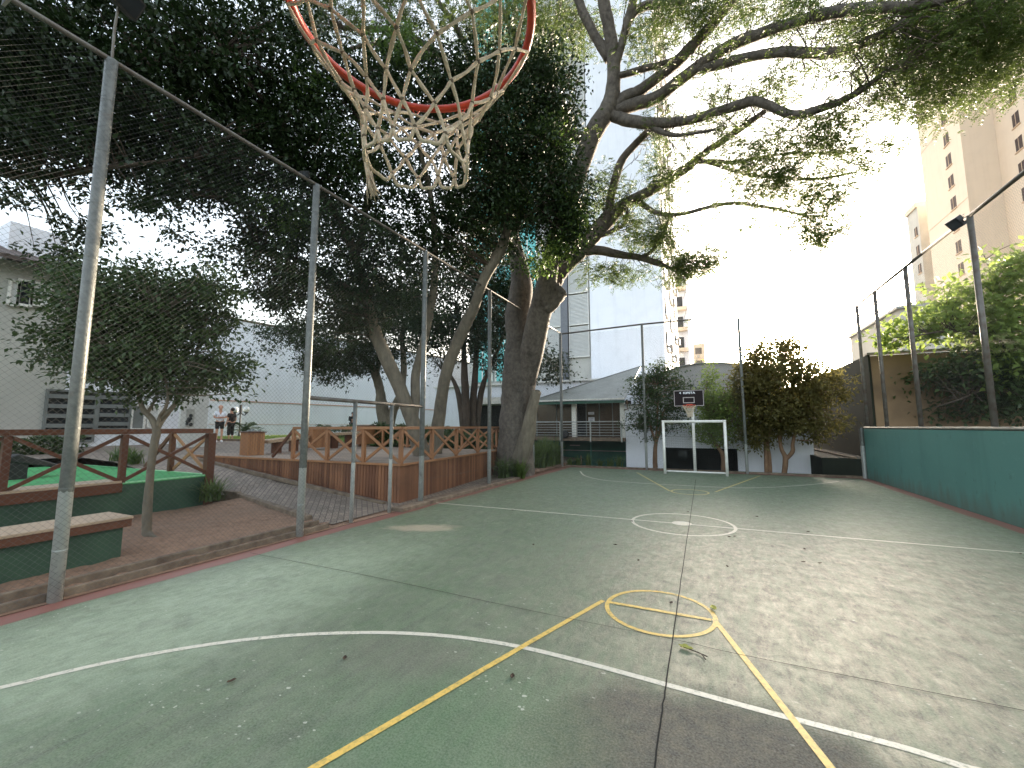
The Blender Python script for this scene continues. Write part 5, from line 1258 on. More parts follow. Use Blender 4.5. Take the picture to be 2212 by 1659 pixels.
lb([(1380, 556, DT - 1.4, 4), (1405, 545, DT - 1.6, 4), (1430, 510, DT - 1.9, 3.5), (1445, 470, DT - 2.2, 3)])
lb([(1270, 520, DT - .8, 5), (1320, 500, DT - 1.2, 5), (1352, 480, DT - 1.5, 4), (1354, 445, DT - 1.5, 4)])
lb([(1276, 300, d0 + .2, 10), (1235, 292, d0 + .3, 11), (1205, 275, d0 + .4, 9)])
lb([(1400, 268, d0 - .6, 7), (1430, 285, d0 - .8, 6), (1470, 292, d0 - 1.2, 4), (1545, 280, d0 - 1.8, 3)])
# thin leaders to the upper left, behind the net
lb([(1108, 520, DT + .4, 12), (1128, 400, DT + .3, 8), (1140, 250, DT, 7), (1128, 120, DT - .3, 6), (1085, 20, DT - .5, 5)])
lb([(1098, 440, DT + .4, 9), (1040, 250, DT - .3, 8), (960, 130, DT - 1, 7), (860, 70, DT - 1.6, 6), (740, 60, DT - 2.2, 5)])
lb([(960, 130, DT - 1, 5), (890, 105, DT - 1.5, 5), (800, 95, DT - 2, 4), (690, 130, DT - 2.6, 3)])
lb([(1040, 250, DT - .3, 6), (1000, 90, DT - .8, 6), (930, -20, DT - 1.4, 5)])
lb([(1140, 250, DT, 6), (1180, 130, DT - .4, 5), (1205, 30, DT - .8, 4), (1215, -40, DT - 1, 4)])
lb([(1326, 159, DT - 2.3, 9), (1350, 70, DT - 2.7, 9), (1368, 0, DT - 3, 9), (1385, -80, DT - 3.3, 8)])
lb([(1340, 110, DT - 2.5, 7), (1362, 40, DT - 2.8, 8), (1395, 12, DT - 3, 9), (1460, 8, DT - 3.4, 9), (1540, -20, DT - 3.8, 8)])
lb([(1330, 165, d0 - .2, 7), (1380, 152, d0 - .5, 7), (1440, 135, d0 - .8, 6), (1500, 110, d0 - 1.2, 5)])
LM.build('limb', M['bark_big'], BT, True)
TP = np.vstack(PT)
heavy = [blob(1960, 70, 110, 70, 8.9, 1.3), blob(2090, 90, 130, 95, 8.4, 1.7), blob(1905, 165, 80, 55, 9.0, 1.0), blob(2030, 190, 90, 45, 8.5, 1.1), blob(2170, 120, 80, 80, 8.1, 1.4), blob(1840, 50, 70, 55, 9.6, .8), blob(1730, 20, 60, 45, 10.2, .7), blob(2190, 10, 80, 60, 8, 1), blob(2000, -30, 140, 60, 8.6, 1), blob(1985, 235, 50, 30, 8.8, .6), blob(1640, -30, 120, 40, 10.5, .7)]
o1, C1 = sprays(heavy, 7600, BT, 'crown', M['leaf_feather'], 9, .30, .070, .024, .8, .28, 9, .45)
light = [blob(1760, 300, 110, 45, 10.2, .9), blob(1860, 335, 70, 40, 9.8, .8), blob(1680, 385, 90, 45, 11, .8), blob(1780, 430, 60, 40, 10.6, .9), blob(1765, 505, 55, 38, 10.6, 1.3), blob(1715, 480, 35, 25, 10.8, .5), blob(1640, 480, 35, 25, 11.3, .7), blob(1600, 345, 70, 50, 11.4, .6), blob(1580, 440, 70, 35, 11.8, .45),
         blob(1500, 565, 55, 32, 12.8, 1.5), blob(1460, 590, 30, 25, 13, .9), blob(1540, 560, 25, 22, 12.6, .8), blob(1390, 500, 70, 45, 13.4, .7), blob(1330, 590, 35, 25, 14, .9), blob(1280, 590, 35, 22, 14, .6), blob(1390, 585, 30, 20, 13.6, .6), blob(1450, 500, 30, 50, 13, .6), blob(1440, 400, 60, 60, 13, .35), blob(1440, 300, 50, 60, 13, .35), blob(1560, 230, 90, 50, 12, .35), blob(1680, 170, 80, 50, 11, .4), blob(1800, 250, 60, 30, 10, .4),
         blob(1300, 420, 50, 70, 14, .25), blob(1150, 60, 110, 80, 14.5, .45), blob(1060, 40, 90, 60, 14.5, .4), blob(700, 20, 200, 50, 13, .45), blob(880, 40, 160, 60, 13.5, .4), blob(1260, 60, 60, 70, 13.5, .3), blob(1390, 90, 50, 60, 12.5, .4), blob(1500, 30, 110, 50, 11.5, .5), blob(1450, 20, 60, 40, 12, .4)]
o2, C2 = sprays(light, 12000, BT, 'crown', M['leaf_feather'], 7, .27, .085, .032, .7, .21, 10, .5)
def side_twigs(paths, root):
    tw = MB(); tips = []
    for Q in paths:
        L_ = np.linalg.norm(np.diff(Q, axis=0), axis=1).sum(); n = int(L_ / .34)
        tan = np.gradient(Q, axis=0); tan /= np.linalg.norm(tan, axis=1)[:, None] + 1e-9
        for i in RNG.integers(int(len(Q) * .3), len(Q), n):
            d = tan[i] * .9 + RNG.normal(0, .75, 3) * np.array([1, 1, .7]) + np.array([0, 0, .05]); d /= np.linalg.norm(d); ln = RNG.uniform(.5, 1.5)
            p0 = Q[i]; p1 = p0 + d * ln * .5 + RNG.normal(0, .06, 3); p2 = p0 + d * ln + RNG.normal(0, .14, 3) - np.array([0, 0, .12])
            tw.tube(smooth_path([p0, p1, p2], 3), np.linspace(.018, .006, 7), 5, False); tips.append(p2)
            for k in range(3):
                s = p0 + (p2 - p0) * RNG.uniform(.35, .95); e = s + (d + RNG.normal(0, .8, 3)) * RNG.uniform(.25, .6); m_ = (s + e) / 2 + RNG.normal(0, .04, 3)
                tw.tube(smooth_path([s, m_, e], 2), np.linspace(.009, .004, 5), 4, False); tips.append(e)
    tw.build('twigs', M['bark_dark'], root); return np.array(tips)
TIPS = side_twigs(PT[3:], BT); TIPS = TIPS[RNG.uniform(0, 1, len(TIPS)) < .62]
_pk = pick; pick = lambda bl, n, shell=2.4: (TIPS[RNG.integers(0, len(TIPS), n)] + RNG.normal(0, .1, (n, 3)), None)
o3, C3 = sprays(None, 5200, BT, 'crown', M['leaf_feather'], 7, .26, .075, .028, .7, .13, 5, .6); pick = _pk
twig_net(C1, TP, M['bark_big'], BT, .25, 1.3, .008); twig_net(C2, TP, M['bark_big'], BT, .55, 2.6, .009)

# ---- dark broadleaf trees on and behind the deck
TA = thing('broadleaf_tree', 'dark dense tree growing through the deck, forked trunk leaning left', 'tree', gnd(910, 985, DZ), 'dark dense trees by the deck')
tk = MB(); DA = 12.2
a1 = limb(tk, [(915, 992, DA, 20), (905, 960, DA, 17), (893, 915, DA, 16), (868, 850, DA, 15), (838, 780, DA, 14), (813, 725, DA, 14), (795, 660, DA - .2, 12), (770, 560, DA - .5, 11), (730, 470, DA - .9, 9), (670, 390, DA - 1.3, 7), (600, 320, DA - 1.8, 5)], 0, n=12)
a2 = limb(tk, [(893, 915, DA + .05, 11), (897, 870, DA + .2, 10), (899, 805, DA + .3, 9.5), (916, 735, DA + .4, 9), (935, 640, DA + .3, 8), (940, 540, DA, 7), (930, 420, DA - .4, 6), (900, 300, DA - .8, 4)], 0, n=10)
a3 = limb(tk, [(795, 660, DA - .2, 7), (720, 600, DA - .6, 6), (640, 560, DA - 1, 5), (560, 540, DA - 1.6, 4)], 0, n=8)
a4 = limb(tk, [(770, 560, DA - .5, 7), (790, 450, DA - .6, 6), (800, 340, DA - .9, 5), (760, 220, DA - 1.3, 4)], 0, n=8)
tk.build('trunk', M['bark_pale'], TA, True)
blA = [blob(650, 300, 150, 130, 10.6), blob(580, 460, 140, 90, 10.4), blob(690, 560, 180, 120, 11.3, 1.1), blob(620, 630, 120, 65, 11, .8), blob(790, 400, 150, 140, 11.6, 1.1), blob(760, 680, 110, 70, 12), blob(860, 570, 120, 120, 12.2), blob(720, 180, 150, 80, 10.6), blob(880, 200, 110, 90, 11.2), blob(500, 560, 60, 40, 10.5, .6)]
foliage('crown', blA, 1000, 56, .19, .115, .058, M['leaf_dark'], TA, twigs=np.vstack([a1[25:], a2[20:], a3, a4]), bark=M['bark_dark'])

TB = thing('broadleaf_tree', 'dark dense tree growing through the deck, single trunk leaning right', 'tree', gnd(942, 980, DZ), 'dark dense trees by the deck')
tk = MB(); DB = 13.3
b1 = limb(tk, [(938, 985, DB, 17), (942, 960, DB, 15), (947, 914, DB, 14), (964, 804, DB - .2, 13), (996, 722, DB - .4, 12), (1024, 662, DB - .6, 12), (1046, 603, DB - .8, 11), (1082, 537, DB - 1, 11), (1096, 490, DB - 1.1, 10), (1092, 413, DB - 1.2, 8), (1080, 320, DB - 1.3, 6), (1060, 220, DB - 1.4, 4)], 0, n=12)
b2 = limb(tk, [(1096, 492, DB - 1.1, 7), (1120, 478, DB - 1.2, 7), (1145, 462, DB - 1.4, 6), (1180, 420, DB - 1.6, 5), (1200, 330, DB - 1.8, 4)], 0, n=8)
tk.build('trunk', M['bark_pale'], TB, True)
blB = [blob(1140, 330, 120, 150, 12.0, 1.15), blob(1180, 210, 85, 100, 11.6), blob(1030, 330, 120, 160, 12.0, 1.1), blob(1090, 480, 120, 90, 12.4), blob(970, 480, 110, 110, 12.6), blob(1235, 460, 45, 85, 11.8, 1.2), blob(985, 190, 110, 100, 11.4), blob(1110, 150, 90, 70, 11.5, .9), blob(1210, 400, 60, 100, 11.6, 1.2), blob(1225, 525, 40, 40, 12.2, 1.2)]
foliage('crown', blB, 1020, 56, .19, .11, .058, M['leaf_dark'], TB, twigs=np.vstack([b1[25:], b2]), bark=M['bark_dark'])

foliage('lit_leaves', [blob(1236, 470, 34, 60, 11.6), blob(1205, 535, 40, 25, 12), blob(1165, 575, 40, 20, 12.2), blob(1105, 440, 40, 40, 11.9, .6), blob(1195, 300, 40, 70, 11.3, .6), blob(1015, 300, 30, 40, 11.2, .4)], 120, 34, .17, .11, .06, M['leaf_lit'], TB)  # extra clumps in the brighter green imitate light on the crown
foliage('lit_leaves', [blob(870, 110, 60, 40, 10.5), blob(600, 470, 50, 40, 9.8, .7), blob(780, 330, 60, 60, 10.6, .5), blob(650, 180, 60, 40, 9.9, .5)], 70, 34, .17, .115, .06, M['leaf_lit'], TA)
TC = thing('broadleaf_tree', 'dark multi stemmed tree standing behind the deck railing', 'tree', gnd(1012, 932, .8), 'dark dense trees by the deck')
tk = MB(); DC = 23.0; cs_ = []
for P in ([(1000, 940, DC, 6), (998, 900, DC, 7), (990, 850, DC, 6), (975, 815, DC, 4), (955, 800, DC, 3)], [(1006, 940, DC, 9), (1006, 890, DC, 9), (1004, 820, DC, 8), (1000, 740, DC, 6), (985, 660, DC, 4)], [(1022, 940, DC + .3, 9), (1020, 890, DC + .3, 8), (1026, 820, DC + .3, 7), (1030, 740, DC, 6), (1040, 640, DC, 4)], [(1030, 935, DC + .5, 7), (1034, 880, DC + .5, 7), (1044, 830, DC + .4, 6), (1060, 790, DC, 4), (1090, 720, DC, 3)]):
    cs_.append(limb(tk, P, 0, n=8))
tk.build('trunk', M['bark_dark'], TC, True)
blC = [blob(1010, 690, 80, 90, 22.6), blob(940, 720, 60, 80, 23), blob(1070, 720, 60, 80, 22.6), blob(1020, 580, 110, 80, 22), blob(1165, 775, 40, 50, 22, .9), blob(1200, 790, 22, 40, 21.5, .8), blob(900, 640, 70, 70, 23), blob(1110, 640, 60, 70, 22), blob(1060, 790, 45, 30, 23, .6)]
foliage('crown', blC, 640, 50, .32, .17, .09, M['leaf_dark'], TC, twigs=np.vstack(cs_), bark=M['bark_dark'])

TD = thing('broadleaf_tree', 'dark tree with a curved forked trunk near the tall white wall', 'tree', gnd(833, 940, 1.0), 'dark dense trees by the deck')
tk = MB(); DD = 27.0
d1 = limb(tk, [(832, 940, DD, 17), (832, 915, DD, 15), (824, 870, DD, 12), (821, 845, DD, 10), (812, 812, DD, 9), (795, 785, DD, 7), (760, 760, DD, 5), (715, 765, DD, 3)], 0, n=10)
d2 = limb(tk, [(840, 930, DD, 11), (850, 885, DD, 9), (866, 850, DD, 8), (872, 790, DD, 7), (868, 720, DD, 5)], 0, n=8)
d3 = limb(tk, [(812, 812, DD, 6), (822, 760, DD, 6), (826, 690, DD, 5)], 0, n=8)
tk.build('trunk', M['bark_pale'], TD, True)
blD = [blob(720, 775, 85, 40, 26, 1.1), blob(800, 740, 70, 70, 26.5), blob(680, 800, 45, 25, 26, .8), blob(780, 660, 110, 70, 26), blob(870, 690, 70, 90, 27), blob(640, 720, 90, 50, 25), blob(745, 815, 50, 18, 26, .7)]
foliage('crown', blD, 600, 52, .34, .19, .10, M['leaf_dark'], TD, twigs=np.vstack([d1[12:], d2, d3]), bark=M['bark_dark'])

# ---- the overhanging tree at the left edge; its trunk stands outside the frame
TL = thing('broadleaf_tree', 'dark large leaved tree overhanging the fence at the left edge, trunk out of view', 'tree', (-13.5, 1.0, .3), 'dark dense trees by the deck')
tk = MB(); base = np.array([-13.2, -1.6, 0.6]); top_ = atd(-120, 350, 9.5)
P = smooth_path([base, base + (0.1, .3, 1.6), (base + top_) / 2 + (0, 0, .5), top_, atd(80, 220, 8.8), atd(280, 150, 8.6), atd(480, 110, 9)], 6); tk.tube(P, np.linspace(.26, .03, len(P)), 12, True, .06)
P2 = smooth_path([top_, atd(60, 380, 8.6), atd(250, 360, 8.6), atd(420, 340, 9)], 6); tk.tube(P2, np.linspace(.11, .02, len(P2)), 8)
P3 = smooth_path([atd(280, 150, 8.6), atd(340, 240, 8.8), atd(420, 420, 9.2)], 6); tk.tube(P3, np.linspace(.07, .02, len(P3)), 8)
tk.build('trunk', M['bark_dark'], TL, True)
blL = [blob(60, 120, 210, 150, 8.2), blob(290, 180, 220, 150, 8.8, 1.1), blob(90, 290, 170, 90, 8.2), blob(330, 330, 190, 105, 9.2), blob(520, 150, 150, 130, 9.8), blob(300, 50, 230, 90, 9), blob(480, 410, 100, 75, 9.8), blob(300, 440, 100, 34, 8.6, .6), blob(-60, 220, 120, 180, 8.2), blob(560, 330, 100, 110, 10), blob(60, 430, 90, 18, 8, .45), blob(640, 60, 110, 60, 10, .6), blob(130, 545, 45, 40, 9.5, 1.1), blob(180, 490, 60, 25, 9, .6), blob(400, 520, 60, 35, 9.6, .45)]
foliage('crown', blL, 1080, 54, .18, .125, .063, M['leaf_dark'], TL, twigs=np.vstack([P[10:], P2, P3]), bark=M['bark_dark'])

# ---- small tree in the soil bed
TE = thing('small_tree', 'small pale trunked tree in the red soil bed beside the bench step', 'tree', gnd(320, 1157, .03))
tk = MB(); DE = 8.55; g = gnd(320, 1157, .03); DE = float((g - EYE) @ FW)
e1 = limb(tk, [(320, 1160, DE, 11), (317, 1140, DE, 8.5), (320, 1080, DE, 8), (325, 1020, DE, 7.5), (333, 960, DE, 7), (338, 930, DE, 7.5), (328, 905, DE, 6), (312, 888, DE, 5), (303, 868, DE, 4), (290, 830, DE - .1, 3), (250, 770, DE - .3, 2.2), (200, 700, DE - .5, 1.5)], 0, n=10)
e2 = limb(tk, [(338, 930, DE, 6), (352, 905, DE + .1, 5.5), (368, 885, DE + .1, 5), (385, 862, DE + .2, 4), (410, 810, DE + .3, 3), (430, 740, DE + .3, 2)], 0, n=8)
e3 = limb(tk, [(341, 922, DE, 4), (345, 900, DE, 3.5), (358, 880, DE - .1, 3.2), (362, 850, DE - .1, 2.8), (350, 780, DE - .2, 2), (340, 680, DE - .2, 1.5)], 0, n=7)
e4 = limb(tk, [(318, 893, DE, 3.4), (330, 872, DE + .1, 3), (338, 850, DE + .2, 2.5), (320, 760, DE + .3, 2)], 0, n=7)
limb(tk, [(319, 1150, DE, 7), (331, 1158, DE - .05, 4), (352, 1166, DE - .1, 1.5)], 0, n=6)
tk.build('trunk', M['bark_pale'], TE, True)
blE = [blob(300, 700, 150, 100, DE), blob(200, 640, 110, 70, DE - .2), blob(410, 690, 100, 90, DE + .2), blob(330, 800, 150, 60, DE), blob(450, 800, 85, 50, DE + .2, .9), blob(150, 740, 90, 60, DE - .2, .8), blob(330, 610, 130, 50, DE, .8), blob(510, 825, 35, 25, DE + .2, .4), blob(240, 780, 90, 50, DE - .1), blob(440, 620, 60, 40, DE + .2, .5), blob(330, 855, 80, 22, DE, .5)]
foliage('crown', blE, 760, 30, .13, .085, .046, M['leaf_mid'], TE, flat=.7, twigs=np.vstack([e1[40:], e2[8:], e3[8:], e4]), bark=M['bark_pale'])

TF = thing('small_tree', 'small tree with a twisted dark forked trunk in front of the house', 'tree', gnd(44, 935, .9))
tk = MB(); DF = 17.5
f1 = limb(tk, [(30, 945, DF, 5), (48, 918, DF, 5), (60, 905, DF, 6), (52, 880, DF, 5), (50, 850, DF, 4.5), (56, 815, DF, 3)], 0, n=8)
f2 = limb(tk, [(60, 905, DF, 5), (68, 885, DF, 5), (66, 865, DF, 4), (60, 840, DF, 4)], 0, n=8)
f3 = limb(tk, [(60, 905, DF, 5), (76, 890, DF, 4.5), (82, 862, DF, 4), (74, 835, DF, 3.5), (60, 800, DF, 2.5)], 0, n=8)
tk.build('trunk', M['bark_dark'], TF, True)
foliage('crown', [blob(90, 790, 70, 50, 16.5, 1), blob(150, 830, 60, 35, 16.5, .9), blob(50, 720, 50, 60, 16.5, .7), blob(0, 780, 40, 70, 16, .5), blob(8, 600, 16, 70, 15, .9)], 330, 30, .28, .12, .06, M['leaf_mid'], TF, twigs=np.vstack([f1, f3]), bark=M['bark_dark'])

# ---- trees behind the goal
def small_tree(name, label, root_px, D, stems, bl, ncl, per, cr, L, Wd, leaf, bark, group='small trees behind the goal'):
    YT = 18.75; DEP = lambda px: YT / float(ray(px, 900)[1])
    stems = [[(p[0], p[1] + (3 if k == 0 else 0), DEP(p[0]), p[3]) for k, p in enumerate(P)] for P in stems]
    bl = [blob(q[0], q[1], q[2], q[3], DEP(q[0]), q[4] if len(q) > 4 else 1.0) for q in bl]
    g_ = atd(root_px[0], root_px[1], DEP(root_px[0]))
    t = thing(name, label, 'tree', g_, group); tk = MB(); S_ = [limb(tk, P, 0, n=8) for P in stems]; tk.build('trunk', bark, t, True)
    foliage('crown', bl, ncl, per, cr, L, Wd, leaf, t, twigs=np.vstack([s[len(s) // 2:] for s in S_]), bark=bark); return t
D1 = 17.6
small_tree('small_tree', 'small round green tree just left of the goal', (1416, 1016), D1,
           [[(1416, 1017, D1, 5), (1415, 985, D1, 4.5), (1417, 955, D1, 4), (1426, 930, D1, 3), (1432, 890, D1, 2)], [(1417, 955, D1, 3), (1408, 930, D1, 2.5), (1400, 890, D1, 2)], [(1417, 950, D1, 2.5), (1420, 900, D1, 2), (1422, 830, D1, 1.5)]],
           [(1420, 860, 62, 58), (1435, 805, 38, 34, .8), (1385, 905, 42, 30), (1450, 905, 45, 35, .9), (1395, 830, 40, 38, .8), (1470, 850, 28, 40, .7), (1415, 935, 40, 18, .5)], 330, 26, .14, .105, .058, M['leaf_mid'], M['bark_red'])
small_tree('small_tree', 'slender yellow green tree just right of the hoop pole', (1563, 1018), 17.75,
           [[(1563, 1019, 17.75, 5), (1562, 985, 17.75, 4.5), (1550, 965, 17.75, 3.5), (1540, 945, 17.75, 3), (1530, 900, 17.75, 2)], [(1563, 990, 17.75, 3.5), (1570, 955, 17.75, 3), (1560, 920, 17.75, 2.2)]],
           [(1545, 880, 42, 60), (1532, 820, 18, 38, .8), (1570, 900, 45, 50, .9), (1525, 930, 35, 28, .7), (1560, 945, 40, 22, .6), (1520, 865, 22, 25, .5)], 280, 30, .14, .105, .058, M['leaf_bright'], M['bark_red'])
small_tree('small_tree', 'broad dark tree hiding the low sun right of the goal', (1680, 1024), 17.7,
           [[(1656, 1024, 17.7, 4.5), (1655, 985, 17.7, 4), (1652, 944, 17.7, 4), (1640, 880, 17.7, 3), (1630, 810, 17.7, 2)], [(1664, 1024, 17.75, 4), (1662, 985, 17.75, 3.5), (1658, 950, 17.7, 3.5), (1672, 880, 17.7, 3), (1690, 780, 17.7, 2)],
            [(1693, 1026, 17.6, 5), (1697, 990, 17.6, 5), (1688, 970, 17.6, 4), (1685, 930, 17.6, 3.5), (1700, 860, 17.6, 3)], [(1697, 990, 17.6, 4), (1712, 975, 17.6, 4), (1714, 950, 17.6, 3.5), (1735, 880, 17.6, 3), (1775, 820, 17.6, 2)]],
           [(1680, 800, 80, 60, 1.1), (1625, 840, 52, 60), (1750, 835, 70, 48), (1690, 880, 100, 50), (1640, 930, 60, 35, .9), (1750, 915, 75, 38), (1800, 815, 35, 20, .5), (1715, 745, 40, 22, .7), (1820, 850, 35, 20, .5), (1610, 790, 30, 35, .7), (1650, 755, 35, 22, .6)], 720, 34, .17, .13, .072, M['leaf_olive'], M['bark_red'])
# bare creeper on the wall corner
cr_ = thing('creeper', 'bare twiggy creeper on the right corner of the white hall', 'creeper', gnd(1745, 1028)); b = MB()
for i in range(16):
    x = 1748 + RNG.normal(0, 6); y0_ = 990; b.tube(smooth_path([atd(1746, 1015, 20.2), atd(x - 4, 970, 20.2), atd(x + RNG.normal(0, 14), 930 + RNG.normal(0, 12), 20.2), atd(x + RNG.normal(0, 24), 895 + RNG.normal(0, 15), 20.2)], 4), np.linspace(.012, .004, 13), 5, False)
b.build('stem', M['bark_dark'], cr_)

# ---- leafy tree over the turquoise wall
TJ = thing('leafy_tree', 'bright green large leaved tree behind the turquoise wall on the right', 'tree', (9.5, 14, 0))
tk = MB(); J1 = 12.5
j1 = smooth_path([np.array([9.6, 11.5, -.05]), atd(2290, 880, J1), atd(2230, 780, J1), atd(2150, 730, J1), atd(2050, 715, J1), atd(1960, 730, J1)], 6); tk.tube(j1, np.linspace(.12, .015, len(j1)), 8)
j2 = smooth_path([atd(2230, 780, J1), atd(2190, 690, J1), atd(2150, 610, J1), atd(2125, 550, J1)], 6); tk.tube(j2, np.linspace(.06, .01, len(j2)), 7)
j3 = smooth_path([atd(2250, 830, J1), atd(2160, 830, J1), atd(2080, 860, J1), atd(2020, 880, J1)], 6); tk.tube(j3, np.linspace(.06, .01, len(j3)), 7)
tk.build('trunk', M['bark_dark'], TJ, True)
foliage('crown', [blob(2110, 680, 90, 70, J1), blob(2190, 690, 70, 110, 12), blob(2010, 700, 60, 45, 13), blob(2170, 600, 45, 45, 12, .9), blob(2200, 780, 60, 70, 12), blob(1950, 720, 50, 30, 13.4, .6), blob(1925, 745, 30, 22, 13.6, .4), blob(2130, 560, 20, 25, 12.3, .5), blob(2205, 560, 30, 50, 11.8, .7), blob(2060, 640, 40, 35, 12.6, .6)], 300, 17, .22, .20, .12, M['leaf_bright'], TJ, twigs=np.vstack([j1[10:], j2]), bark=M['bark_dark'])
foliage('lower_leaves', [blob(2190, 850, 70, 60, 12.2, .8), blob(2110, 790, 90, 45, 13, .8), blob(2060, 890, 60, 22, 13.5, .5), blob(2150, 890, 60, 22, 13, .5), blob(2010, 840, 45, 60, 14, .35), blob(2160, 800, 80, 50, 12.4, .8)], 230, 18, .24, .18, .10, M['leaf_mid'], TJ, twigs=j3, bark=M['bark_dark'])

# ---- hedges, cycads and strap leaved plants
def hedge(name, label, a, c, w, h, n, L=.09, m=M['leaf_mid'], group=None):
    a, c = np.array(a, float), np.array(c, float); t = thing(name, label, 'hedge', (a + c) / 2, group); u = RNG.uniform(0, 1, n)
    d = (c - a); nn = np.array([-d[1], d[0], 0]); nn /= np.linalg.norm(nn)
    e = RNG.uniform(-1, 1, (n, 2)); k = np.maximum(np.abs(e[:, 0]), np.abs(e[:, 1])); e = e / k[:, None] * (k ** .3)[:, None]
    hh = h * (1 + .12 * np.sin(u * 40) + .08 * np.sin(u * 97))
    p = a + u[:, None] * d + nn * (e[:, :1] * w / 2) + np.c_[np.zeros(n), np.zeros(n), (e[:, 1] * .5 + .5) * hh]
    v, f = leaf_quads(p, RNG.normal(0, 1, (n, 3)) + (0, 0, .5), L, L * .55); mesh_obj('foliage', v, f, m, t)
    b = MB()
    for q in np.linspace(.03, .97, 12): s = a + d * q; b.tube([s, s + (0, 0, h * .8)], .02, 5)
    b.build('stem', M['bark_dark'], t); return t
q0, q1 = gnd(600, 941, 1.05), gnd(1000, 931, .9)
hedge('hedge', 'long clipped hedge behind the deck railing below the tall white wall', (-21, 17.6, hz(-21)), (-14.0, 23.5, .95), .9, .72, 9000)
hedge('shrub_row', 'dark leafy shrubs between the plank bench and the deck railing', (-13.5, 14.6, .85), (-7.2, 14.9, .2), .8, .95, 9000, .13)
hedge('shrub_row', 'flowering low shrubs behind the far deck railing near the multi stemmed tree', (-14, 17.6, .85), (-8, 17.2, .3), 1.0, .9, 6000, .13)
hedge('shrub_row', 'dark shrubs in the bed in front of the house', (-18.3, 1.5, .9), (-18.3, 6.4, .9), .8, .5, 5000, .12)

def strap_plant(p, n, Lh, sp, label, group, name='strap_leaf_plant', width=.028):
    p = np.array(p, float); t = thing(name, label, 'plant', p, group); vs, fs, o = [], [], 0; K = 6
    for i in range(n):
        az = RNG.uniform(0, 2 * math.pi); L = Lh * RNG.uniform(.6, 1.15); lean = sp * RNG.uniform(.3, 1.2); d = np.array([math.cos(az), math.sin(az), 0]); s = np.array([-d[1], d[0], 0]); b0 = p + np.array([RNG.normal(0, sp * .18), RNG.normal(0, sp * .18), 0])
        for k in range(K):
            u = k / (K - 1); q = b0 + d * lean * u ** 1.6 + np.array([0, 0, L * (u - .42 * u ** 3 * (lean / max(sp, .01)))]); w = width * (1 - u) ** .6 * RNG.uniform(.8, 1.1) * .5 + .001
            vs += [q - s * w, q + s * w]
        fs += [(o + 2 * k, o + 2 * k + 1, o + 2 * k + 3, o + 2 * k + 2) for k in range(K - 1)]; o += 2 * K
    mesh_obj('leaf_blades', np.array(vs), np.array(fs), M['strap'], t); return t
grp = 'strap leaved plants along the left fence'
strap_plant((-9.98, 5.72, .14), 130, .62, .5, 'tuft of dark strap leaves at the corner of the turf platform', grp)
strap_plant(gnd(1120, 1033, .02), 150, .75, .55, 'strap leaved clump at the foot of the great tree', grp, width=.04)
for i, (px, py) in enumerate(((1090, 1032), (1142, 1022), (1165, 1012), (1183, 1009), (1200, 1004), (1175, 1000), (1150, 1008))):
    q = gnd(px, py, .03); q[0] = min(q[0], XF(q[1]) - .3)
    strap_plant(q, 190, 1.5 if i > 1 else .85, .65, 'tall tangled strap leaved plant between the great tree and the fence corner', grp, width=.035)
for i, px in enumerate((1232, 1250, 1272, 1296, 1318, 1338)):
    q = aty(px, 1004, 18.35); q[2] = 0.0; strap_plant(q, 60, .45 + .12 * (i % 3), .32, 'low strap leaved plant under the veranda outside the fence', grp, width=.03)
for (px, py, zz) in ((232, 1000, .8), (262, 1002, .8), (285, 1000, .8)):
    q = gnd(px, py, zz); strap_plant((q[0], max(q[1], 5.95), hz(q[0])), 80, .5, .45, 'tuft of strap leaves behind the turf platform', grp)
def cycad(p, n, L, label):
    p = np.array(p, float); t = thing('cycad', label, 'plant', p, 'cycads on the lawn'); cs, ds = [], []
    b = MB(); b.lathe(p - (0, 0, .05), [(.16, 0), (.14, .35), (.06, .42)], 8); b.build('stem', M['bark_dark'], t)
    for i in range(n):
        az = RNG.uniform(0, 2 * math.pi); el = RNG.uniform(.35, 1.2); d = np.array([math.cos(az) * math.cos(el), math.sin(az) * math.cos(el), math.sin(el)]); s = np.array([-math.sin(az), math.cos(az), 0])
        for k in range(22):
            u = (k + 1) / 22; q = p + (0, 0, .4) + d * L * u + np.array([0, 0, -.5 * L * u * u])
            for sg in (-1, 1): cs.append(q); ds.append(s * sg + d * .5 + np.array([0, 0, .15]))
    v, f = leaf_quads(np.array(cs), np.array(ds), .22, .03, .05); mesh_obj('fronds', v, f, M['leaf_mid'], t)
cycad(gnd(528, 947, 1.05), 26, 1.25, 'green cycad with arching fronds beside the lamp post')
cycad(gnd(490, 944, 1.05), 20, 1.1, 'cycad partly hidden behind the two standing people')
cycad(gnd(662, 936, 1.05), 22, 1.1, 'dark cycad behind the second fence post')
cycad(gnd(705, 936, 1.05), 24, 1.2, 'green cycad on the lawn right of the second fence post')

# grass blades on the lawn: nobody could count them
n = 16000; p = np.c_[RNG.uniform(-33, -12, n), RNG.uniform(13.7, 24, n), np.zeros(n)]; ok_ = (p[:, 1] > 15.7) | (p[:, 0] < -20.6); p = p[ok_]; p[:, 2] = [hz(x) + .05 for x in p[:, 0]]
v, f = leaf_quads(p, RNG.normal(0, .35, (len(p), 3)) + (0, 0, 1), .12, .02, .05); tag(mesh_obj('grass', v, f, M['leaf_bright']), 'short bright grass on the plaza lawn', 'grass', kind='stuff')

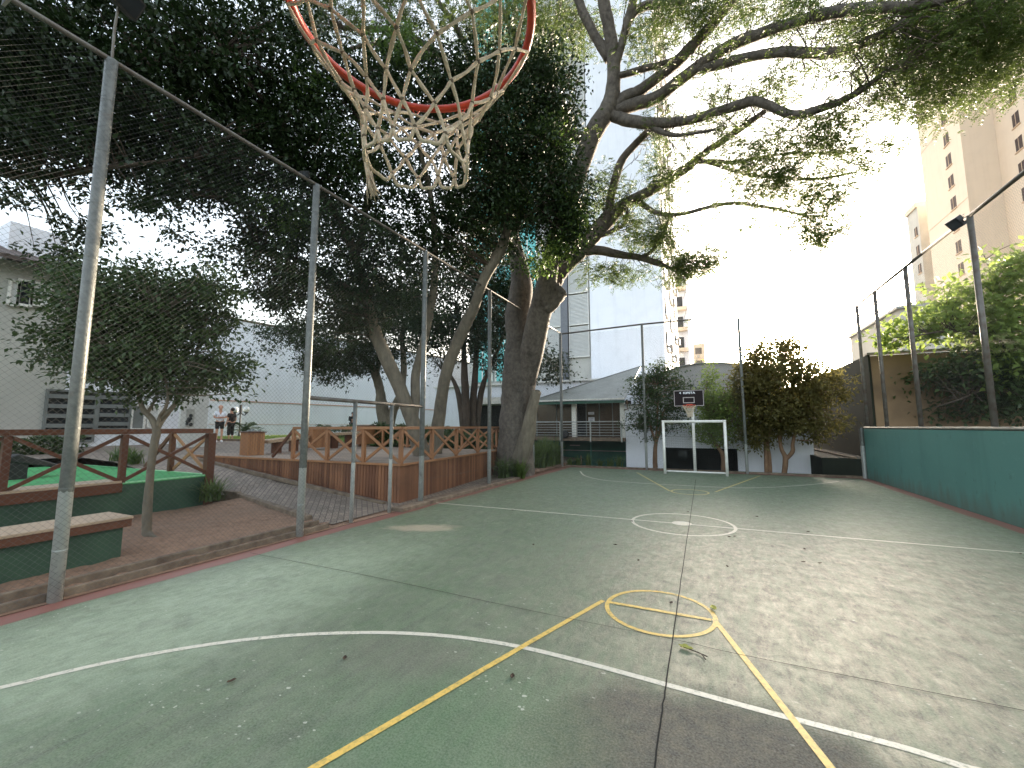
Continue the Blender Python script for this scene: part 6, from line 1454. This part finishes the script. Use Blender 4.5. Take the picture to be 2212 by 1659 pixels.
# ---- fallen leaves on the court
def fallen(px, py, L, m, label, stem=False, group='fallen leaves on the court'):
    g = gnd(px, py, .008); a = RNG.uniform(0, 2 * math.pi); ca, sa = math.cos(a), math.sin(a); K = 7; vs = []
    for k in range(K):
        u = k / (K - 1); w = L * .26 * math.sin(math.pi * min(1, u * .96 + .03)) ** .8; z = .25 * L * (u - .5) ** 2 * 2; 
        for s in (-1, 0, 1):
            x, y, zz = L * (u - .5), s * w, z + (abs(s) * w * RNG.uniform(.3, .8)); vs.append((g[0] + x * ca - y * sa, g[1] + x * sa + y * ca, g[2] + zz))
    fs = [(k * 3 + j, k * 3 + j + 1, k * 3 + j + 4, k * 3 + j + 3) for k in range(K - 1) for j in (0, 1)]
    o = mesh_obj('fallen_leaf', np.array(vs), fs, m); tag(o, label, 'leaf', group)
    sd_ = o.modifiers.new('thick', 'SOLIDIFY'); sd_.thickness = .0015; return o
dk = 'small curled dark brown leaf lying on the green court'
for px, py in ((1152, 1177), (1379, 1211), (1486, 1106), (1571, 1224), (1575, 1160), (1587, 1159), (1635, 1116), (1738, 1186), (1735, 1214), (1771, 1217), (1746, 1149), (2205, 1197), (745, 1422), (500, 1472), (1329, 1177), (1107, 1102), (1107, 1462), (1690, 1085), (1450, 1303), (1365, 1126)):
    fallen(px, py, .06, M['leaf_dry'], dk)
fallen(1541, 1315, .11, M['leaf_yellow'], 'yellow green leaf lying on the yellow circle of the court')
fallen(1482, 1401, .11, M['leaf_yellow'], 'yellow leaf beside a dark twig where the court joints cross')
b = MB(); a_ = gnd(1465, 1397, .016); 
for pp in ([(1470, 1396), (1500, 1406), (1528, 1418)], [(1500, 1406), (1514, 1412), (1524, 1424)]): b.tube(smooth_path([gnd(x, y, .011) for x, y in pp], 4), .004, 5)
tag(b.build('twig', M['bark_dark']), 'thin dark forked twig beside the yellow leaf on the court', 'twig')
wl = 'small pale leaf scrap lying on the red soil'
for px, py in ((622, 1152), (655, 1130), (400, 1138), (520, 1122), (980, 1160)):
    q = gnd(px, py, .04)
    if q[0] < XL(q[1]) - .1: fallen(px, py, .10, M['leaf_yellow'], wl, group='leaf scraps on the soil')
